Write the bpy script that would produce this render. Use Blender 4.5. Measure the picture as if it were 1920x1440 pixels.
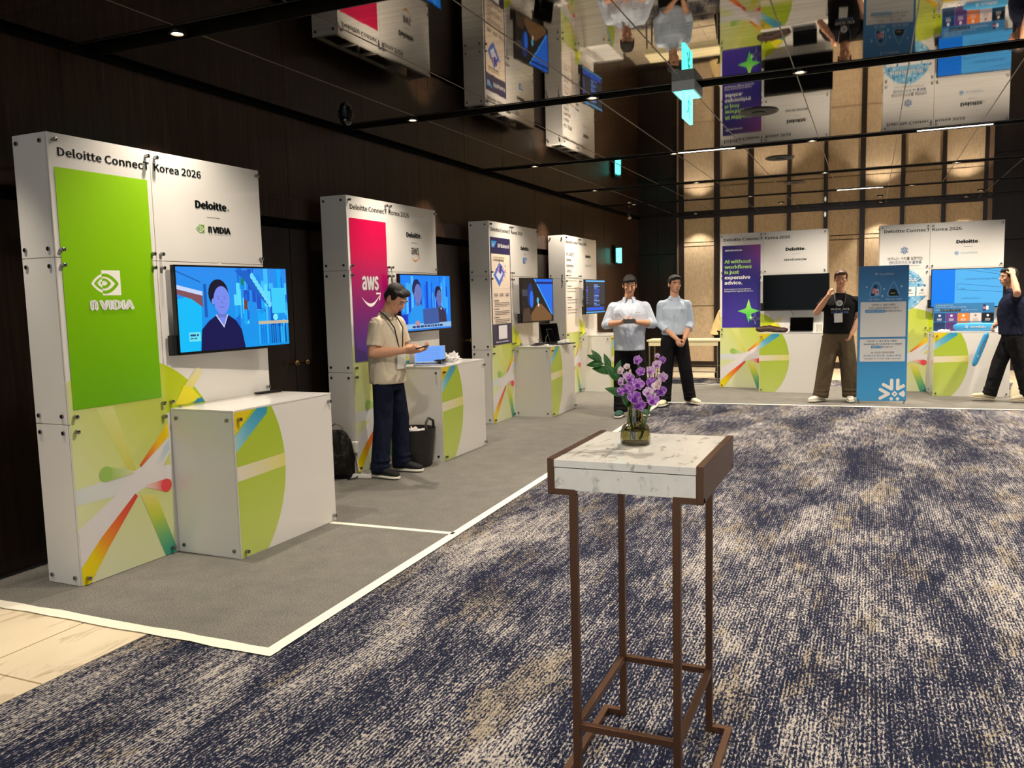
import bpy, bmesh, math, random
from mathutils import Vector, Matrix, noise as mnoise
random.seed(7)
for o in list(bpy.data.objects): bpy.data.objects.remove(o)
SC = bpy.context.scene
COL = SC.collection
R = math.radians
V = Vector
PI = math.pi

# ------------------------------------------------------------------ camera
cam_d = bpy.data.cameras.new('camera'); cam = bpy.data.objects.new('camera', cam_d); COL.objects.link(cam)
SC.camera = cam
F_PX, YAW, PITCH, ROLL, CH = 1552.94, R(23.4924), R(5.9337), R(-1.4237), 1.4989
cam_d.sensor_width = 36.0; cam_d.lens = 36.0 * F_PX / 1920.0
fw = V((-math.sin(YAW) * math.cos(PITCH), math.cos(YAW) * math.cos(PITCH), -math.sin(PITCH)))
rt = V((math.cos(YAW), math.sin(YAW), 0)); up = rt.cross(fw)
rt2 = rt * math.cos(ROLL) + up * math.sin(ROLL); up2 = up * math.cos(ROLL) - rt * math.sin(ROLL)
cam.matrix_world = Matrix(((rt2.x, up2.x, -fw.x, 0), (rt2.y, up2.y, -fw.y, 0), (rt2.z, up2.z, -fw.z, CH), (0, 0, 0, 1)))
cam_d.clip_start = 0.05; cam_d.clip_end = 200

# ------------------------------------------------------------------ colour, world
SC.view_settings.view_transform = 'Standard'; SC.view_settings.look = 'None'
SC.view_settings.gamma = 1.0; SC.view_settings.use_curve_mapping = False
SC.view_settings.exposure = 1.25
w = bpy.data.worlds.new('world'); SC.world = w; w.use_nodes = True
w.node_tree.nodes['Background'].inputs[0].default_value = (0.86, 0.95, 1.0, 1)
w.node_tree.nodes['Background'].inputs[1].default_value = 0.62

CEIL = 3.06
SLOTS = [-4.6, -1.9, 0.9, 3.78, 6.45, 9.40, 12.0, 14.22, 16.3]     # dark recessed slots across the ceiling
# ceiling downlights: (x, y, watts, cone degrees, tilt target or None)
LIGHTS = []
for yy in (-1.9, 0.9, 3.78, 6.45, 9.40, 12.0, 14.22):
    for xx in (-3.68, -2.05, -0.5, 1.0, 2.5, 4.0):
        LIGHTS.append((xx, yy))
LIGHTS.remove((1.0, 14.22)); LIGHTS.append((0.53, 14.22))
WALLWASH = [(-3.2, 16.6), (0.12, 16.6), (1.48, 16.6), (-1.8, 16.3)]
SPOT_W = 62.0
LAMP_COL = (1.0, 0.87, 0.71)

def spot(x, y, watt, cone, tx=None, ty=None, blend=0.35, z=CEIL - 0.01, rad=0.03):
    l = bpy.data.lights.new('downlight_lamp', 'SPOT'); l.energy = watt; l.color = LAMP_COL
    l.spot_size = R(cone); l.spot_blend = blend; l.shadow_soft_size = rad
    o = bpy.data.objects.new('downlight_lamp', l); COL.objects.link(o); o.location = (x, y, z)
    t = V((x if tx is None else tx, y if ty is None else ty, 0)) - V((x, y, z))
    o.rotation_euler = t.to_track_quat('-Z', 'Y').to_euler()
    return o

# ------------------------------------------------------------------ materials
def lin(c):
    return tuple(((v / 255) / 12.92 if v / 255 <= 0.04045 else ((v / 255 + 0.055) / 1.055) ** 2.4) for v in c[:3])
MATS = {}
def mat(name, rgb=(200, 200, 200), rough=0.5, metal=0.0, spec=0.5, bump=None, emit=0, alpha=None, trans=0, ior=1.45, coat=0, sheen=0):
    if name in MATS: return MATS[name]
    m = bpy.data.materials.new(name); m.use_nodes = True; nt = m.node_tree; b = nt.nodes['Principled BSDF']
    c = lin(rgb) + (1,)
    b.inputs['Base Color'].default_value = c; b.inputs['Roughness'].default_value = rough; b.inputs['Metallic'].default_value = metal
    b.inputs['Specular IOR Level'].default_value = spec; b.inputs['IOR'].default_value = ior
    if trans: b.inputs['Transmission Weight'].default_value = trans
    if coat: b.inputs['Coat Weight'].default_value = coat
    if sheen: b.inputs['Sheen Weight'].default_value = sheen
    if emit:
        b.inputs['Emission Color'].default_value = c; b.inputs['Emission Strength'].default_value = emit
    if bump:
        sc, st, dist = bump
        n = nt.nodes.new('ShaderNodeTexNoise'); n.inputs['Scale'].default_value = sc; n.inputs['Detail'].default_value = 4
        tc = nt.nodes.new('ShaderNodeTexCoord'); nt.links.new(tc.outputs['Object'], n.inputs['Vector'])
        bp = nt.nodes.new('ShaderNodeBump'); bp.inputs['Strength'].default_value = st; bp.inputs['Distance'].default_value = dist
        nt.links.new(n.outputs['Fac'], bp.inputs['Height']); nt.links.new(bp.outputs['Normal'], b.inputs['Normal'])
    MATS[name] = m; return m

def cloth(name, rgb, sc=9, st=0.5, dist=0.03, rough=0.9):
    st = min(1.0, st * 1.6); dist *= 2.2
    if name in MATS: return MATS[name]
    m = mat(name, rgb, rough, 0, 0.2, None)
    nt = m.node_tree; b = nt.nodes['Principled BSDF']
    tc = nt.nodes.new('ShaderNodeTexCoord')
    mp = nt.nodes.new('ShaderNodeMapping'); mp.inputs['Scale'].default_value = (1.0, 1.0, 0.55); mp.inputs['Rotation'].default_value = (0.3, 0.5, 0)
    nt.links.new(tc.outputs['Object'], mp.inputs['Vector'])
    n = nt.nodes.new('ShaderNodeTexNoise'); n.inputs['Scale'].default_value = sc; n.inputs['Detail'].default_value = 2.5; n.inputs['Distortion'].default_value = 0.35
    nt.links.new(mp.outputs[0], n.inputs['Vector'])
    bp = nt.nodes.new('ShaderNodeBump'); bp.inputs['Strength'].default_value = st; bp.inputs['Distance'].default_value = dist
    nt.links.new(n.outputs['Fac'], bp.inputs['Height']); nt.links.new(bp.outputs['Normal'], b.inputs['Normal'])
    return m

def attr_mat(name, emit=0.0, rough=0.28):
    if name in MATS: return MATS[name]
    m = bpy.data.materials.new(name); m.use_nodes = True; nt = m.node_tree; b = nt.nodes['Principled BSDF']
    a = nt.nodes.new('ShaderNodeAttribute'); a.attribute_name = 'Col'
    b.inputs['Roughness'].default_value = rough
    if emit:
        b.inputs['Base Color'].default_value = (0.01, 0.01, 0.01, 1); b.inputs['Specular IOR Level'].default_value = 0.12
        nt.links.new(a.outputs['Color'], b.inputs['Emission Color']); b.inputs['Emission Strength'].default_value = emit
    else: nt.links.new(a.outputs['Color'], b.inputs['Base Color'])
    MATS[name] = m; return m

def nodes(m):
    nt = m.node_tree
    def N(t, **kw):
        n = nt.nodes.new(t)
        for k, v in kw.items():
            if k in n.inputs: n.inputs[k].default_value = v
            else: setattr(n, k, v)
        return n
    return nt, N, nt.nodes['Principled BSDF']

def ramp(nt, stops, fac, const=False):
    r = nt.nodes.new('ShaderNodeValToRGB'); e = r.color_ramp.elements
    if const: r.color_ramp.interpolation = 'CONSTANT'
    while len(e) < len(stops): e.new(0.5)
    for i, (p, c) in enumerate(stops): e[i].position = p; e[i].color = tuple(c) + (1,) if len(c) == 3 else c
    nt.links.new(fac, r.inputs['Fac']); return r

def mix(nt, a, b, fac, mode='MIX'):
    n = nt.nodes.new('ShaderNodeMix'); n.data_type = 'RGBA'; n.blend_type = mode
    for s, v in ((6, a), (7, b), (0, fac)):
        if hasattr(v, 'is_output'): nt.links.new(v, n.inputs[s])
        else: n.inputs[s].default_value = v
    return n.outputs[2]

def mapped(nt, scale, rot=(0, 0, 0), out='Object'):
    tc = nt.nodes.new('ShaderNodeTexCoord'); mp = nt.nodes.new('ShaderNodeMapping')
    mp.inputs['Scale'].default_value = scale; mp.inputs['Rotation'].default_value = rot
    nt.links.new(tc.outputs[out], mp.inputs['Vector']); return mp.outputs[0]

def tnoise(nt, vec, scale, detail=2.0, rough=0.5, dist=0.0):
    n = nt.nodes.new('ShaderNodeTexNoise'); n.inputs['Scale'].default_value = scale; n.inputs['Detail'].default_value = detail
    n.inputs['Roughness'].default_value = rough; n.inputs['Distortion'].default_value = dist
    nt.links.new(vec, n.inputs['Vector']); return n.outputs['Fac']

def make_carpet():
    m = mat('patterned_carpet', (120, 120, 120), 0.95, spec=0.1); nt, N, b = nodes(m)
    big = tnoise(nt, mapped(nt, (2.1, 0.72, 1)), 1.0, 6, 0.66, 0.4)          # long blotches running down the room
    streak = tnoise(nt, mapped(nt, (40, 5, 1)), 1.0, 3, 0.6)
    fine = tnoise(nt, mapped(nt, (135, 46, 1)), 1.0, 3, 0.75)
    def mul(a, k):
        n = N('ShaderNodeMath', operation='MULTIPLY'); nt.links.new(a, n.inputs[0]); n.inputs[1].default_value = k; return n.outputs[0]
    def add(a, c):
        n = N('ShaderNodeMath', operation='ADD'); nt.links.new(a, n.inputs[0])
        if hasattr(c, 'is_output'): nt.links.new(c, n.inputs[1])
        else: n.inputs[1].default_value = c
        return n.outputs[0]
    wv = N('ShaderNodeTexWave', wave_type='BANDS', bands_direction='X'); wv.inputs['Scale'].default_value = 22.0; wv.inputs['Distortion'].default_value = 0.6; wv.inputs['Detail'].default_value = 1.0
    nt.links.new(mapped(nt, (1, 0.2, 1)), wv.inputs['Vector'])
    s = add(add(add(mul(big, 0.84), mul(streak, 0.52)), mul(fine, 1.44)), mul(wv.outputs['Fac'], 0.13)); s = add(s, -0.035)
    r = ramp(nt, [(0.0, lin((22, 27, 52))), (0.488, lin((28, 32, 50))), (0.515, lin((84, 86, 104))), (0.548, lin((178, 171, 162))), (1.0, lin((206, 198, 186)))], mul(s, 0.345))
    tan = tnoise(nt, mapped(nt, (3.0, 1.0, 1)), 1.2, 6, 0.68, 0.3)
    tr = ramp(nt, [(0.545, (0, 0, 0)), (0.575, (1, 1, 1))], tan)
    lightm = ramp(nt, [(0.485, (0, 0, 0)), (0.535, (0.75, 0.75, 0.75))], mul(s, 0.345))
    t2 = mix(nt, (0, 0, 0, 1), tr.outputs[0], lightm.outputs[0])
    c = mix(nt, r.outputs[0], lin((152, 140, 118)) + (1,), t2)
    nt.links.new(c, b.inputs['Base Color'])
    bp = N('ShaderNodeBump'); bp.inputs['Strength'].default_value = 0.6; bp.inputs['Distance'].default_value = 0.004
    nt.links.new(fine, bp.inputs['Height']); nt.links.new(bp.outputs[0], b.inputs['Normal'])
    return m

def make_grey_carpet():
    m = mat('grey_needle_carpet', (120, 118, 112), 0.95, spec=0.1); nt, N, b = nodes(m)
    f = tnoise(nt, mapped(nt, (1, 1, 1)), 190, 3, 0.7); g = tnoise(nt, mapped(nt, (1, 1, 1)), 6, 3, 0.6)
    r = ramp(nt, [(0.33, lin((78, 78, 76))), (0.5, lin((116, 114, 109))), (0.67, lin((160, 156, 148)))], f)
    r2 = ramp(nt, [(0.3, (0.86, 0.86, 0.86)), (0.7, (1.06, 1.05, 1.03))], g)
    nt.links.new(mix(nt, r.outputs[0], r2.outputs[0], 1.0, 'MULTIPLY'), b.inputs['Base Color'])
    bp = N('ShaderNodeBump'); bp.inputs['Strength'].default_value = 0.5; bp.inputs['Distance'].default_value = 0.003
    nt.links.new(f, bp.inputs['Height']); nt.links.new(bp.outputs[0], b.inputs['Normal'])
    return m

def make_marble(name, base, vein, scale=1.0, tiles=False, rot=0.6, amt=0.75):
    m = mat(name, base, 0.12 if not tiles else 0.2, spec=0.5); nt, N, b = nodes(m)
    v = mapped(nt, (scale * 1.3, scale * 0.32, scale * 0.8), (0.0, 0.75, rot)) if not tiles else mapped(nt, (scale, scale * 0.4, scale), (0, 0, rot))
    n1 = tnoise(nt, v, 5, 8, 0.6, 0.5 if not tiles else 1.0)
    a = N('ShaderNodeMath', operation='SUBTRACT'); nt.links.new(n1, a.inputs[0]); a.inputs[1].default_value = 0.62
    a2 = N('ShaderNodeMath', operation='ABSOLUTE'); nt.links.new(a.outputs[0], a2.inputs[0])
    r = ramp(nt, [(0.0, (1, 1, 1)), (0.02, (0.7, 0.7, 0.7)), (0.07, (0, 0, 0))], a2.outputs[0])
    g = ramp(nt, [(0.36, (0, 0, 0)), (0.56, (1, 1, 1))], tnoise(nt, mapped(nt, (scale, scale, scale)), 3.0, 4))
    f = mix(nt, (0, 0, 0, 1), r.outputs[0], g.outputs[0])
    f2 = mix(nt, (0, 0, 0, 1), f, amt)
    c = mix(nt, lin(base) + (1,), lin(vein) + (1,), f2)
    cl = ramp(nt, [(0.3, (0.93, 0.93, 0.93)), (0.7, (1.03, 1.03, 1.03))], tnoise(nt, v, 3, 4))
    c = mix(nt, c, cl.outputs[0], 1.0, 'MULTIPLY')
    nt.links.new(c, b.inputs['Base Color'])
    return m

def make_wood(name, dark, light, rough=0.35, vertical=True):
    m = mat(name, dark, rough, spec=0.4); nt, N, b = nodes(m)
    v = mapped(nt, (22, 22, 0.9) if vertical else (1, 22, 22))
    f = tnoise(nt, v, 1.6, 6, 0.62, 0.9)
    r = ramp(nt, [(0.3, lin(dark)), (0.55, lin([(a + c) / 2 for a, c in zip(dark, light)])), (0.75, lin(light))], f)
    nt.links.new(r.outputs[0], b.inputs['Base Color'])
    bp = N('ShaderNodeBump'); bp.inputs['Strength'].default_value = 0.15; bp.inputs['Distance'].default_value = 0.002
    nt.links.new(f, bp.inputs['Height']); nt.links.new(bp.outputs[0], b.inputs['Normal'])
    return m

def make_beige():
    m = mat('beige_wall_fabric', (190, 168, 136), 0.8, spec=0.2); nt, N, b = nodes(m)
    f = tnoise(nt, mapped(nt, (60, 60, 9)), 1.0, 4, 0.65); g = tnoise(nt, mapped(nt, (1, 1, 1)), 22, 3)
    r = ramp(nt, [(0.3, lin((176, 156, 128))), (0.7, lin((204, 182, 152)))], f)
    r2 = ramp(nt, [(0.3, (0.9, 0.9, 0.9)), (0.7, (1.05, 1.05, 1.05))], g)
    nt.links.new(mix(nt, r.outputs[0], r2.outputs[0], 1.0, 'MULTIPLY'), b.inputs['Base Color'])
    return m

def make_mirror():
    m = mat('smoked_mirror_panel', (150, 142, 130), 0.025, 1.0); nt, N, b = nodes(m)
    f = tnoise(nt, mapped(nt, (1.6, 26, 1)), 1.0, 4, 0.55, 0.4)
    r = ramp(nt, [(0.3, lin((124, 117, 106))), (0.7, lin((152, 144, 132)))], f)
    nt.links.new(r.outputs[0], b.inputs['Base Color'])
    f2 = tnoise(nt, mapped(nt, (1.2, 7, 1)), 1.0, 2, 0.5)
    bp = N('ShaderNodeBump'); bp.inputs['Strength'].default_value = 0.012; bp.inputs['Distance'].default_value = 0.01
    nt.links.new(f2, bp.inputs['Height']); nt.links.new(bp.outputs[0], b.inputs['Normal'])
    return m

M_WHITE = mat('white_panel_laminate', (226, 223, 218), 0.22, coat=0.3)
M_PRINT = attr_mat('printed_graphic')
M_SCREEN = attr_mat('lit_screen', emit=0.42, rough=0.5)
M_CHROME = mat('chrome_bolt', (150, 150, 152), 0.18, 1.0)
M_BLACK = mat('black_plastic', (14, 14, 15), 0.35)
M_MATTE = mat('black_recess', (4, 4, 4), 0.9, spec=0.1)
M_INK = mat('black_ink', (16, 18, 20), 0.4)
M_WINK = mat('white_ink', (240, 240, 240), 0.4)
M_FRAME = mat('white_aluminium_frame', (214, 208, 196), 0.35, coat=0.2)

# ------------------------------------------------------------------ mesh builder
class MB:
    def __init__(s): s.v = []; s.f = []; s.mi = []; s.c = None
    def add(s, vs, fs, mi=0):
        o = len(s.v); s.v += [tuple(x) for x in vs]; s.f += [tuple(i + o for i in f) for f in fs]; s.mi += [mi] * len(fs); return s
    def box(s, x0, x1, y0, y1, z0, z1, mi=0, M=None):
        vs = [V((x, y, z)) for z in (z0, z1) for y in (y0, y1) for x in (x0, x1)]
        if M: vs = [M @ p for p in vs]
        return s.add(vs, [(0, 2, 3, 1), (4, 5, 7, 6), (0, 1, 5, 4), (2, 6, 7, 3), (0, 4, 6, 2), (1, 3, 7, 5)], mi)
    def cone(s, p0, p1, r0, r1, n=16, mi=0, e=None):
        p0 = V(p0); p1 = V(p1); d = (p1 - p0).normalized()
        a = d.orthogonal().normalized() if e is None else (V(e) - d * V(e).dot(d)).normalized(); b = d.cross(a)
        if not hasattr(r0, '__len__'): r0 = (r0, r0)
        if not hasattr(r1, '__len__'): r1 = (r1, r1)
        vs = [p + a * math.cos(2 * PI * i / n) * r[0] + b * math.sin(2 * PI * i / n) * r[1] for p, r in ((p0, r0), (p1, r1)) for i in range(n)]
        fs = [(i, (i + 1) % n, n + (i + 1) % n, n + i) for i in range(n)] + [tuple(range(n))[::-1], tuple(range(n, 2 * n))]
        return s.add(vs, fs, mi)
    def ell(s, c, r, Rm=None, nu=20, nv=12, mi=0):
        c = V(c); vs = []; fs = []
        if not hasattr(r, '__len__'): r = (r, r, r)
        for j in range(1, nv):
            t = PI * j / nv
            for i in range(nu):
                a = 2 * PI * i / nu; p = V((r[0] * math.sin(t) * math.cos(a), r[1] * math.sin(t) * math.sin(a), r[2] * math.cos(t)))
                vs.append(c + (Rm @ p if Rm else p))
        for k in (r[2], -r[2]):
            p = V((0, 0, k)); vs.append(c + (Rm @ p if Rm else p))
        N = len(vs)
        for j in range(nv - 2):
            for i in range(nu):
                a = j * nu + i; b = j * nu + (i + 1) % nu; fs.append((a, a + nu, b + nu, b))
        for i in range(nu):
            fs.append((N - 2, i, (i + 1) % nu)); o = (nv - 2) * nu; fs.append((N - 1, o + (i + 1) % nu, o + i))
        return s.add(vs, fs, mi)
    def cap(s, p0, p1, r0, r1, n=14):
        s.cone(p0, p1, r0, r1, n); s.ell(p0, r0, None, n, 8); s.ell(p1, r1, None, n, 8); return s
    def lathe(s, prof, n=32, c=(0, 0, 0), mi=0, flute=None):
        c = V(c); vs = []; fs = []
        for (r, z) in prof:
            for i in range(n):
                a = 2 * PI * i / n; rr = r * (1 + (flute(a, z) if flute else 0)); vs.append(c + V((rr * math.cos(a), rr * math.sin(a), z)))
        for j in range(len(prof) - 1):
            for i in range(n):
                k = (i + 1) % n; fs.append((j * n + i, j * n + k, (j + 1) * n + k, (j + 1) * n + i))
        return s.add(vs, fs, mi)
    def tube(s, pts, r, n=8, mi=0, closed=False):
        pts = [V(p) for p in pts]; m = len(pts); a = None; vs = []; fs = []
        for k, p in enumerate(pts):
            d = (pts[min(k + 1, m - 1)] - pts[max(k - 1, 0)]).normalized()
            a = (d.orthogonal() if a is None else a - d * a.dot(d)).normalized(); b = d.cross(a)
            rr = r[k] if hasattr(r, '__len__') else r
            vs += [p + a * math.cos(2 * PI * i / n) * rr + b * math.sin(2 * PI * i / n) * rr for i in range(n)]
        for k in range(m - 1):
            for i in range(n): j = (i + 1) % n; fs.append((k * n + i, k * n + j, (k + 1) * n + j, (k + 1) * n + i))
        fs += [tuple(range(n))[::-1], tuple(range((m - 1) * n, m * n))]
        return s.add(vs, fs, mi)
    def loft(s, rings, n=28, e=(1, 0, 0), f=(0, 1, 0), mi=0, pw=1.0):
        # rings: (centre, half width along e, half depth along f)
        e = V(e); f = V(f); vs = []; fs = []
        for c, a, b in rings:
            for i in range(n):
                t = 2 * PI * i / n; ct, st = math.cos(t), math.sin(t)
                vs.append(V(c) + e * a * math.copysign(abs(ct) ** pw, ct) + f * b * math.copysign(abs(st) ** pw, st))
        for k in range(len(rings) - 1):
            for i in range(n): j = (i + 1) % n; fs.append((k * n + i, k * n + j, (k + 1) * n + j, (k + 1) * n + i))
        fs += [tuple(range(n))[::-1], tuple(range((len(rings) - 1) * n, len(rings) * n))]
        return s.add(vs, fs, mi)
    def prism(s, poly, y0, y1, mi=0):       # polygon in x,z extruded along y
        n = len(poly); vs = [(p[0], y0, p[1]) for p in poly] + [(p[0], y1, p[1]) for p in poly]
        return s.add(vs, [tuple(range(n)), tuple(range(n, 2 * n))[::-1]] + [(i, n + i, n + (i + 1) % n, (i + 1) % n) for i in range(n)], mi)
    def build(s, name, m, parent=None, smooth=False, bevel=0, loc=None, remesh=0, smoothit=6, sub=0, recalc=True, rot=None):
        me = bpy.data.meshes.new(name); me.from_pydata(s.v, [], s.f); me.update()
        ms = m if isinstance(m, (list, tuple)) else [m]
        for x in ms: me.materials.append(x)
        if len(ms) > 1:
            for p, i in zip(me.polygons, s.mi): p.material_index = i
        if recalc or bevel:
            bm = bmesh.new(); bm.from_mesh(me)
            if bevel: bmesh.ops.bevel(bm, geom=[e for e in bm.edges if e.calc_face_angle(0) > 0.6], offset=bevel, segments=2, affect='EDGES', profile=0.6)
            bmesh.ops.recalc_face_normals(bm, faces=bm.faces); bm.to_mesh(me); bm.free()
        o = bpy.data.objects.new(name, me); COL.objects.link(o)
        if remesh or sub:
            if remesh:
                md = o.modifiers.new('r', 'REMESH'); md.mode = 'VOXEL'; md.voxel_size = remesh
                if smoothit: md2 = o.modifiers.new('s', 'SMOOTH'); md2.iterations = smoothit; md2.factor = 0.5
            if sub: md = o.modifiers.new('u', 'SUBSURF'); md.levels = sub
            dg = bpy.context.evaluated_depsgraph_get(); dg.update()
            nm = bpy.data.meshes.new_from_object(o.evaluated_get(dg)); o.modifiers.clear(); o.data = nm; nm.name = name
            if not nm.materials:
                for x in ms: nm.materials.append(x)
            me = nm
        if smooth is True or remesh: me.shade_smooth()
        elif smooth: # auto by angle
            me.shade_smooth(); me.set_sharp_from_angle(angle=R(smooth))
        if parent: o.parent = parent
        if loc: o.location = loc
        if rot: o.rotation_euler = rot
        return o

def empty(name, loc=(0, 0, 0), rz=0, label=None, cat=None, group=None, rot=None):
    o = bpy.data.objects.new(name, None); COL.objects.link(o); o.location = loc; o.rotation_euler = rot or (0, 0, rz); o.empty_display_size = 0.1
    if label: tag(o, label, cat, group)
    return o
def tag(o, label=None, cat=None, group=None, kind=None):
    if label: o['label'] = label
    if cat: o['category'] = cat
    if group: o['group'] = group
    if kind: o['kind'] = kind
    return o
def struct(o): o['kind'] = 'structure'; return o
def kids(o): return [c for c in bpy.data.objects if c.parent == o]
def copy_tree(o, parent=None):
    c = o.copy(); COL.objects.link(c)
    if parent: c.parent = parent
    for ch in kids(o): copy_tree(ch, c)
    return c
def inst(o, parent, loc, rot=None, name=None):
    c = o.copy(); COL.objects.link(c); c.parent = parent; c.location = loc
    if rot is not None: c.rotation_euler = rot
    return c

# printed artwork on a vertical face: local x, z, layers stacked toward -y
class Art:
    def __init__(s, y=0.0, step=0.00012): s.v = []; s.f = []; s.c = []; s.y = y; s.k = 0; s.step = step
    def layer(s): s.k += 1; return s
    def poly(s, pts, col, layer=True):
        if layer: s.k += 1
        o = len(s.v); y = s.y - s.step * s.k; s.v += [(p[0], y, p[1]) for p in pts]; s.f.append(tuple(range(o, o + len(pts))))
        s.c.append([(col(p[0], p[1]) if callable(col) else col) for p in pts]); return s
    def rect(s, x0, x1, z0, z1, col, nx=1, nz=1):
        return s.grid(x0, x1, lambda x: z0, lambda x: z1, nx, nz, col)
    def rrect(s, x0, x1, z0, z1, r, col):
        pts = []
        for cx, cz, a0 in ((x1 - r, z1 - r, 0), (x0 + r, z1 - r, 90), (x0 + r, z0 + r, 180), (x1 - r, z0 + r, 270)):
            pts += [(cx + r * math.cos(R(a0 + t)), cz + r * math.sin(R(a0 + t))) for t in (0, 30, 60, 90)]
        return s.poly(pts, col)
    def grid(s, x0, x1, zl, zh, nx, nz, col):
        s.k += 1; y = s.y - s.step * s.k
        for i in range(nx):
            xa = x0 + (x1 - x0) * i / nx; xb = x0 + (x1 - x0) * (i + 1) / nx
            for j in range(nz):
                q = [(xa, zl(xa) + (zh(xa) - zl(xa)) * j / nz), (xb, zl(xb) + (zh(xb) - zl(xb)) * j / nz), (xb, zl(xb) + (zh(xb) - zl(xb)) * (j + 1) / nz), (xa, zl(xa) + (zh(xa) - zl(xa)) * (j + 1) / nz)]
                o = len(s.v); s.v += [(p[0], y, p[1]) for p in q]; s.f.append((o, o + 1, o + 2, o + 3)); s.c.append([(col(p[0], p[1]) if callable(col) else col) for p in q])
        return s
    def bar(s, q, c0, c1, n=8):      # quad q0,q1 (start edge) to q3,q2 (end edge), colours c0 -> c1 (list of stops allowed)
        s.k += 1; y = s.y - s.step * s.k
        cs = c0 if isinstance(c0, list) else [c0, c1]
        def cc(t):
            t *= len(cs) - 1; i = min(int(t), len(cs) - 2); t -= i; return tuple(a + (b - a) * t for a, b in zip(cs[i], cs[i + 1]))
        L = lambda p, r, t: (p[0] + (r[0] - p[0]) * t, p[1] + (r[1] - p[1]) * t)
        for i in range(n):
            t, u = i / n, (i + 1) / n; ps = [L(q[0], q[3], t), L(q[1], q[2], t), L(q[1], q[2], u), L(q[0], q[3], u)]
            o = len(s.v); s.v += [(p[0], y, p[1]) for p in ps]; s.f.append((o, o + 1, o + 2, o + 3)); s.c.append([cc(t), cc(t), cc(u), cc(u)])
        return s
    def disc(s, x, z, r, col, n=24, rz=None, a0=0, a1=360):
        return s.poly([(x + r * math.cos(R(a0 + (a1 - a0) * i / n)), z + (rz or r) * math.sin(R(a0 + (a1 - a0) * i / n))) for i in range(n)], col)
    def line(s, x0, z0, x1, z1, w, col):
        d = V((x1 - x0, z1 - z0)).normalized() * w / 2; nx, nz = -d.y, d.x
        return s.poly([(x0 + nx, z0 + nz), (x0 - nx, z0 - nz), (x1 - nx, z1 - nz), (x1 + nx, z1 + nz)], col)
    def path(s, pts, w, col):
        n = len(pts); L = []; Rr = []
        for i, p in enumerate(pts):
            a = pts[max(i - 1, 0)]; b = pts[min(i + 1, n - 1)]; d = V((b[0] - a[0], b[1] - a[1])).normalized() * w / 2
            L.append((p[0] - d.y, p[1] + d.x)); Rr.append((p[0] + d.y, p[1] - d.x))
        s.k += 1
        for i in range(n - 1): s.poly([L[i], Rr[i], Rr[i + 1], L[i + 1]], col, layer=False)
        return s
    def build(s, name, parent, m=None, loc=None, rot=None):
        me = bpy.data.meshes.new(name); me.from_pydata(s.v, [], s.f); me.update(); me.materials.append(m or M_PRINT)
        at = me.color_attributes.new('Col', 'FLOAT_COLOR', 'CORNER'); i = 0
        for p, cs in zip(me.polygons, s.c):
            for c in cs: at.data[i].color = lin([max(0, min(255, q)) for q in c]) + (1,); i += 1
        o = bpy.data.objects.new(name, me); COL.objects.link(o)
        if parent: o.parent = parent
        if loc: o.location = loc
        if rot: o.rotation_euler = rot
        return o

FONT = None
try:
    import os
    fp_ = os.path.join(bpy.utils.system_resource('DATAFILES', path='fonts'), 'Noto Sans CJK Regular.woff2')   # Blender's own bundled font
    if os.path.exists(fp_): FONT = bpy.data.fonts.load(fp_)
except Exception: FONT = None
CAPH = {}
def tmesh(s, bold):
    cu = bpy.data.curves.new('t', 'FONT'); cu.body = s; cu.size = 1; cu.resolution_u = 2; 
    if FONT: cu.font = FONT
    o = bpy.data.objects.new('t', cu); COL.objects.link(o); dg = bpy.context.evaluated_depsgraph_get(); dg.update()
    me = bpy.data.meshes.new_from_object(o.evaluated_get(dg)); bpy.data.objects.remove(o)
    if bold > 0:      # heavier strokes: the letter faces again, nudged sideways and up
        vs = [v.co.copy() for v in me.vertices]; fs = [tuple(p.vertices) for p in me.polygons]; n = len(vs); b = bold * 0.55; V2 = []; F2 = []
        for k, (dx, dy) in enumerate(((-b, 0), (b, 0), (0, b * 0.7), (0, -b * 0.7))): V2 += [(v.x + dx, v.y + dy, 0) for v in vs]; F2 += [tuple(i + n * k for i in f) for f in fs]
        bpy.data.meshes.remove(me); me = bpy.data.meshes.new('t'); me.from_pydata(V2, [], F2); me.update()
    return me
def text(s, x0, x1, z, h, parent, m=None, bold=0.0, y=-0.002, name='lettering', align='L', rot=None, flip=None, shear=0.0):
    """letters standing in the x-z plane facing -y. h = capital height; x1 None keeps natural width"""
    if bold not in CAPH:
        q = tmesh('H', bold); CAPH[bold] = max(v.co.y for v in q.vertices) or 0.7
    me = tmesh(s, bold); xs = [v.co.x for v in me.vertices]
    if not xs: return None
    k = h / CAPH[bold]; wd = (max(xs) - min(xs)); mn = min(xs); kx = k if x1 is None else (x1 - x0) / wd
    W = wd * kx; off = x0 - (0 if (align == 'L' or x1 is not None) else W / 2)
    for v in me.vertices:
        a, b = (v.co.x - mn) * kx, v.co.y * k; a += b * shear
        v.co = V((off + a, y, z + b))
    me.materials.clear(); me.materials.append(m or M_INK); me.name = name
    o = bpy.data.objects.new(name, me); COL.objects.link(o); o.parent = parent
    if rot: o.rotation_euler = rot
    return o

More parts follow.
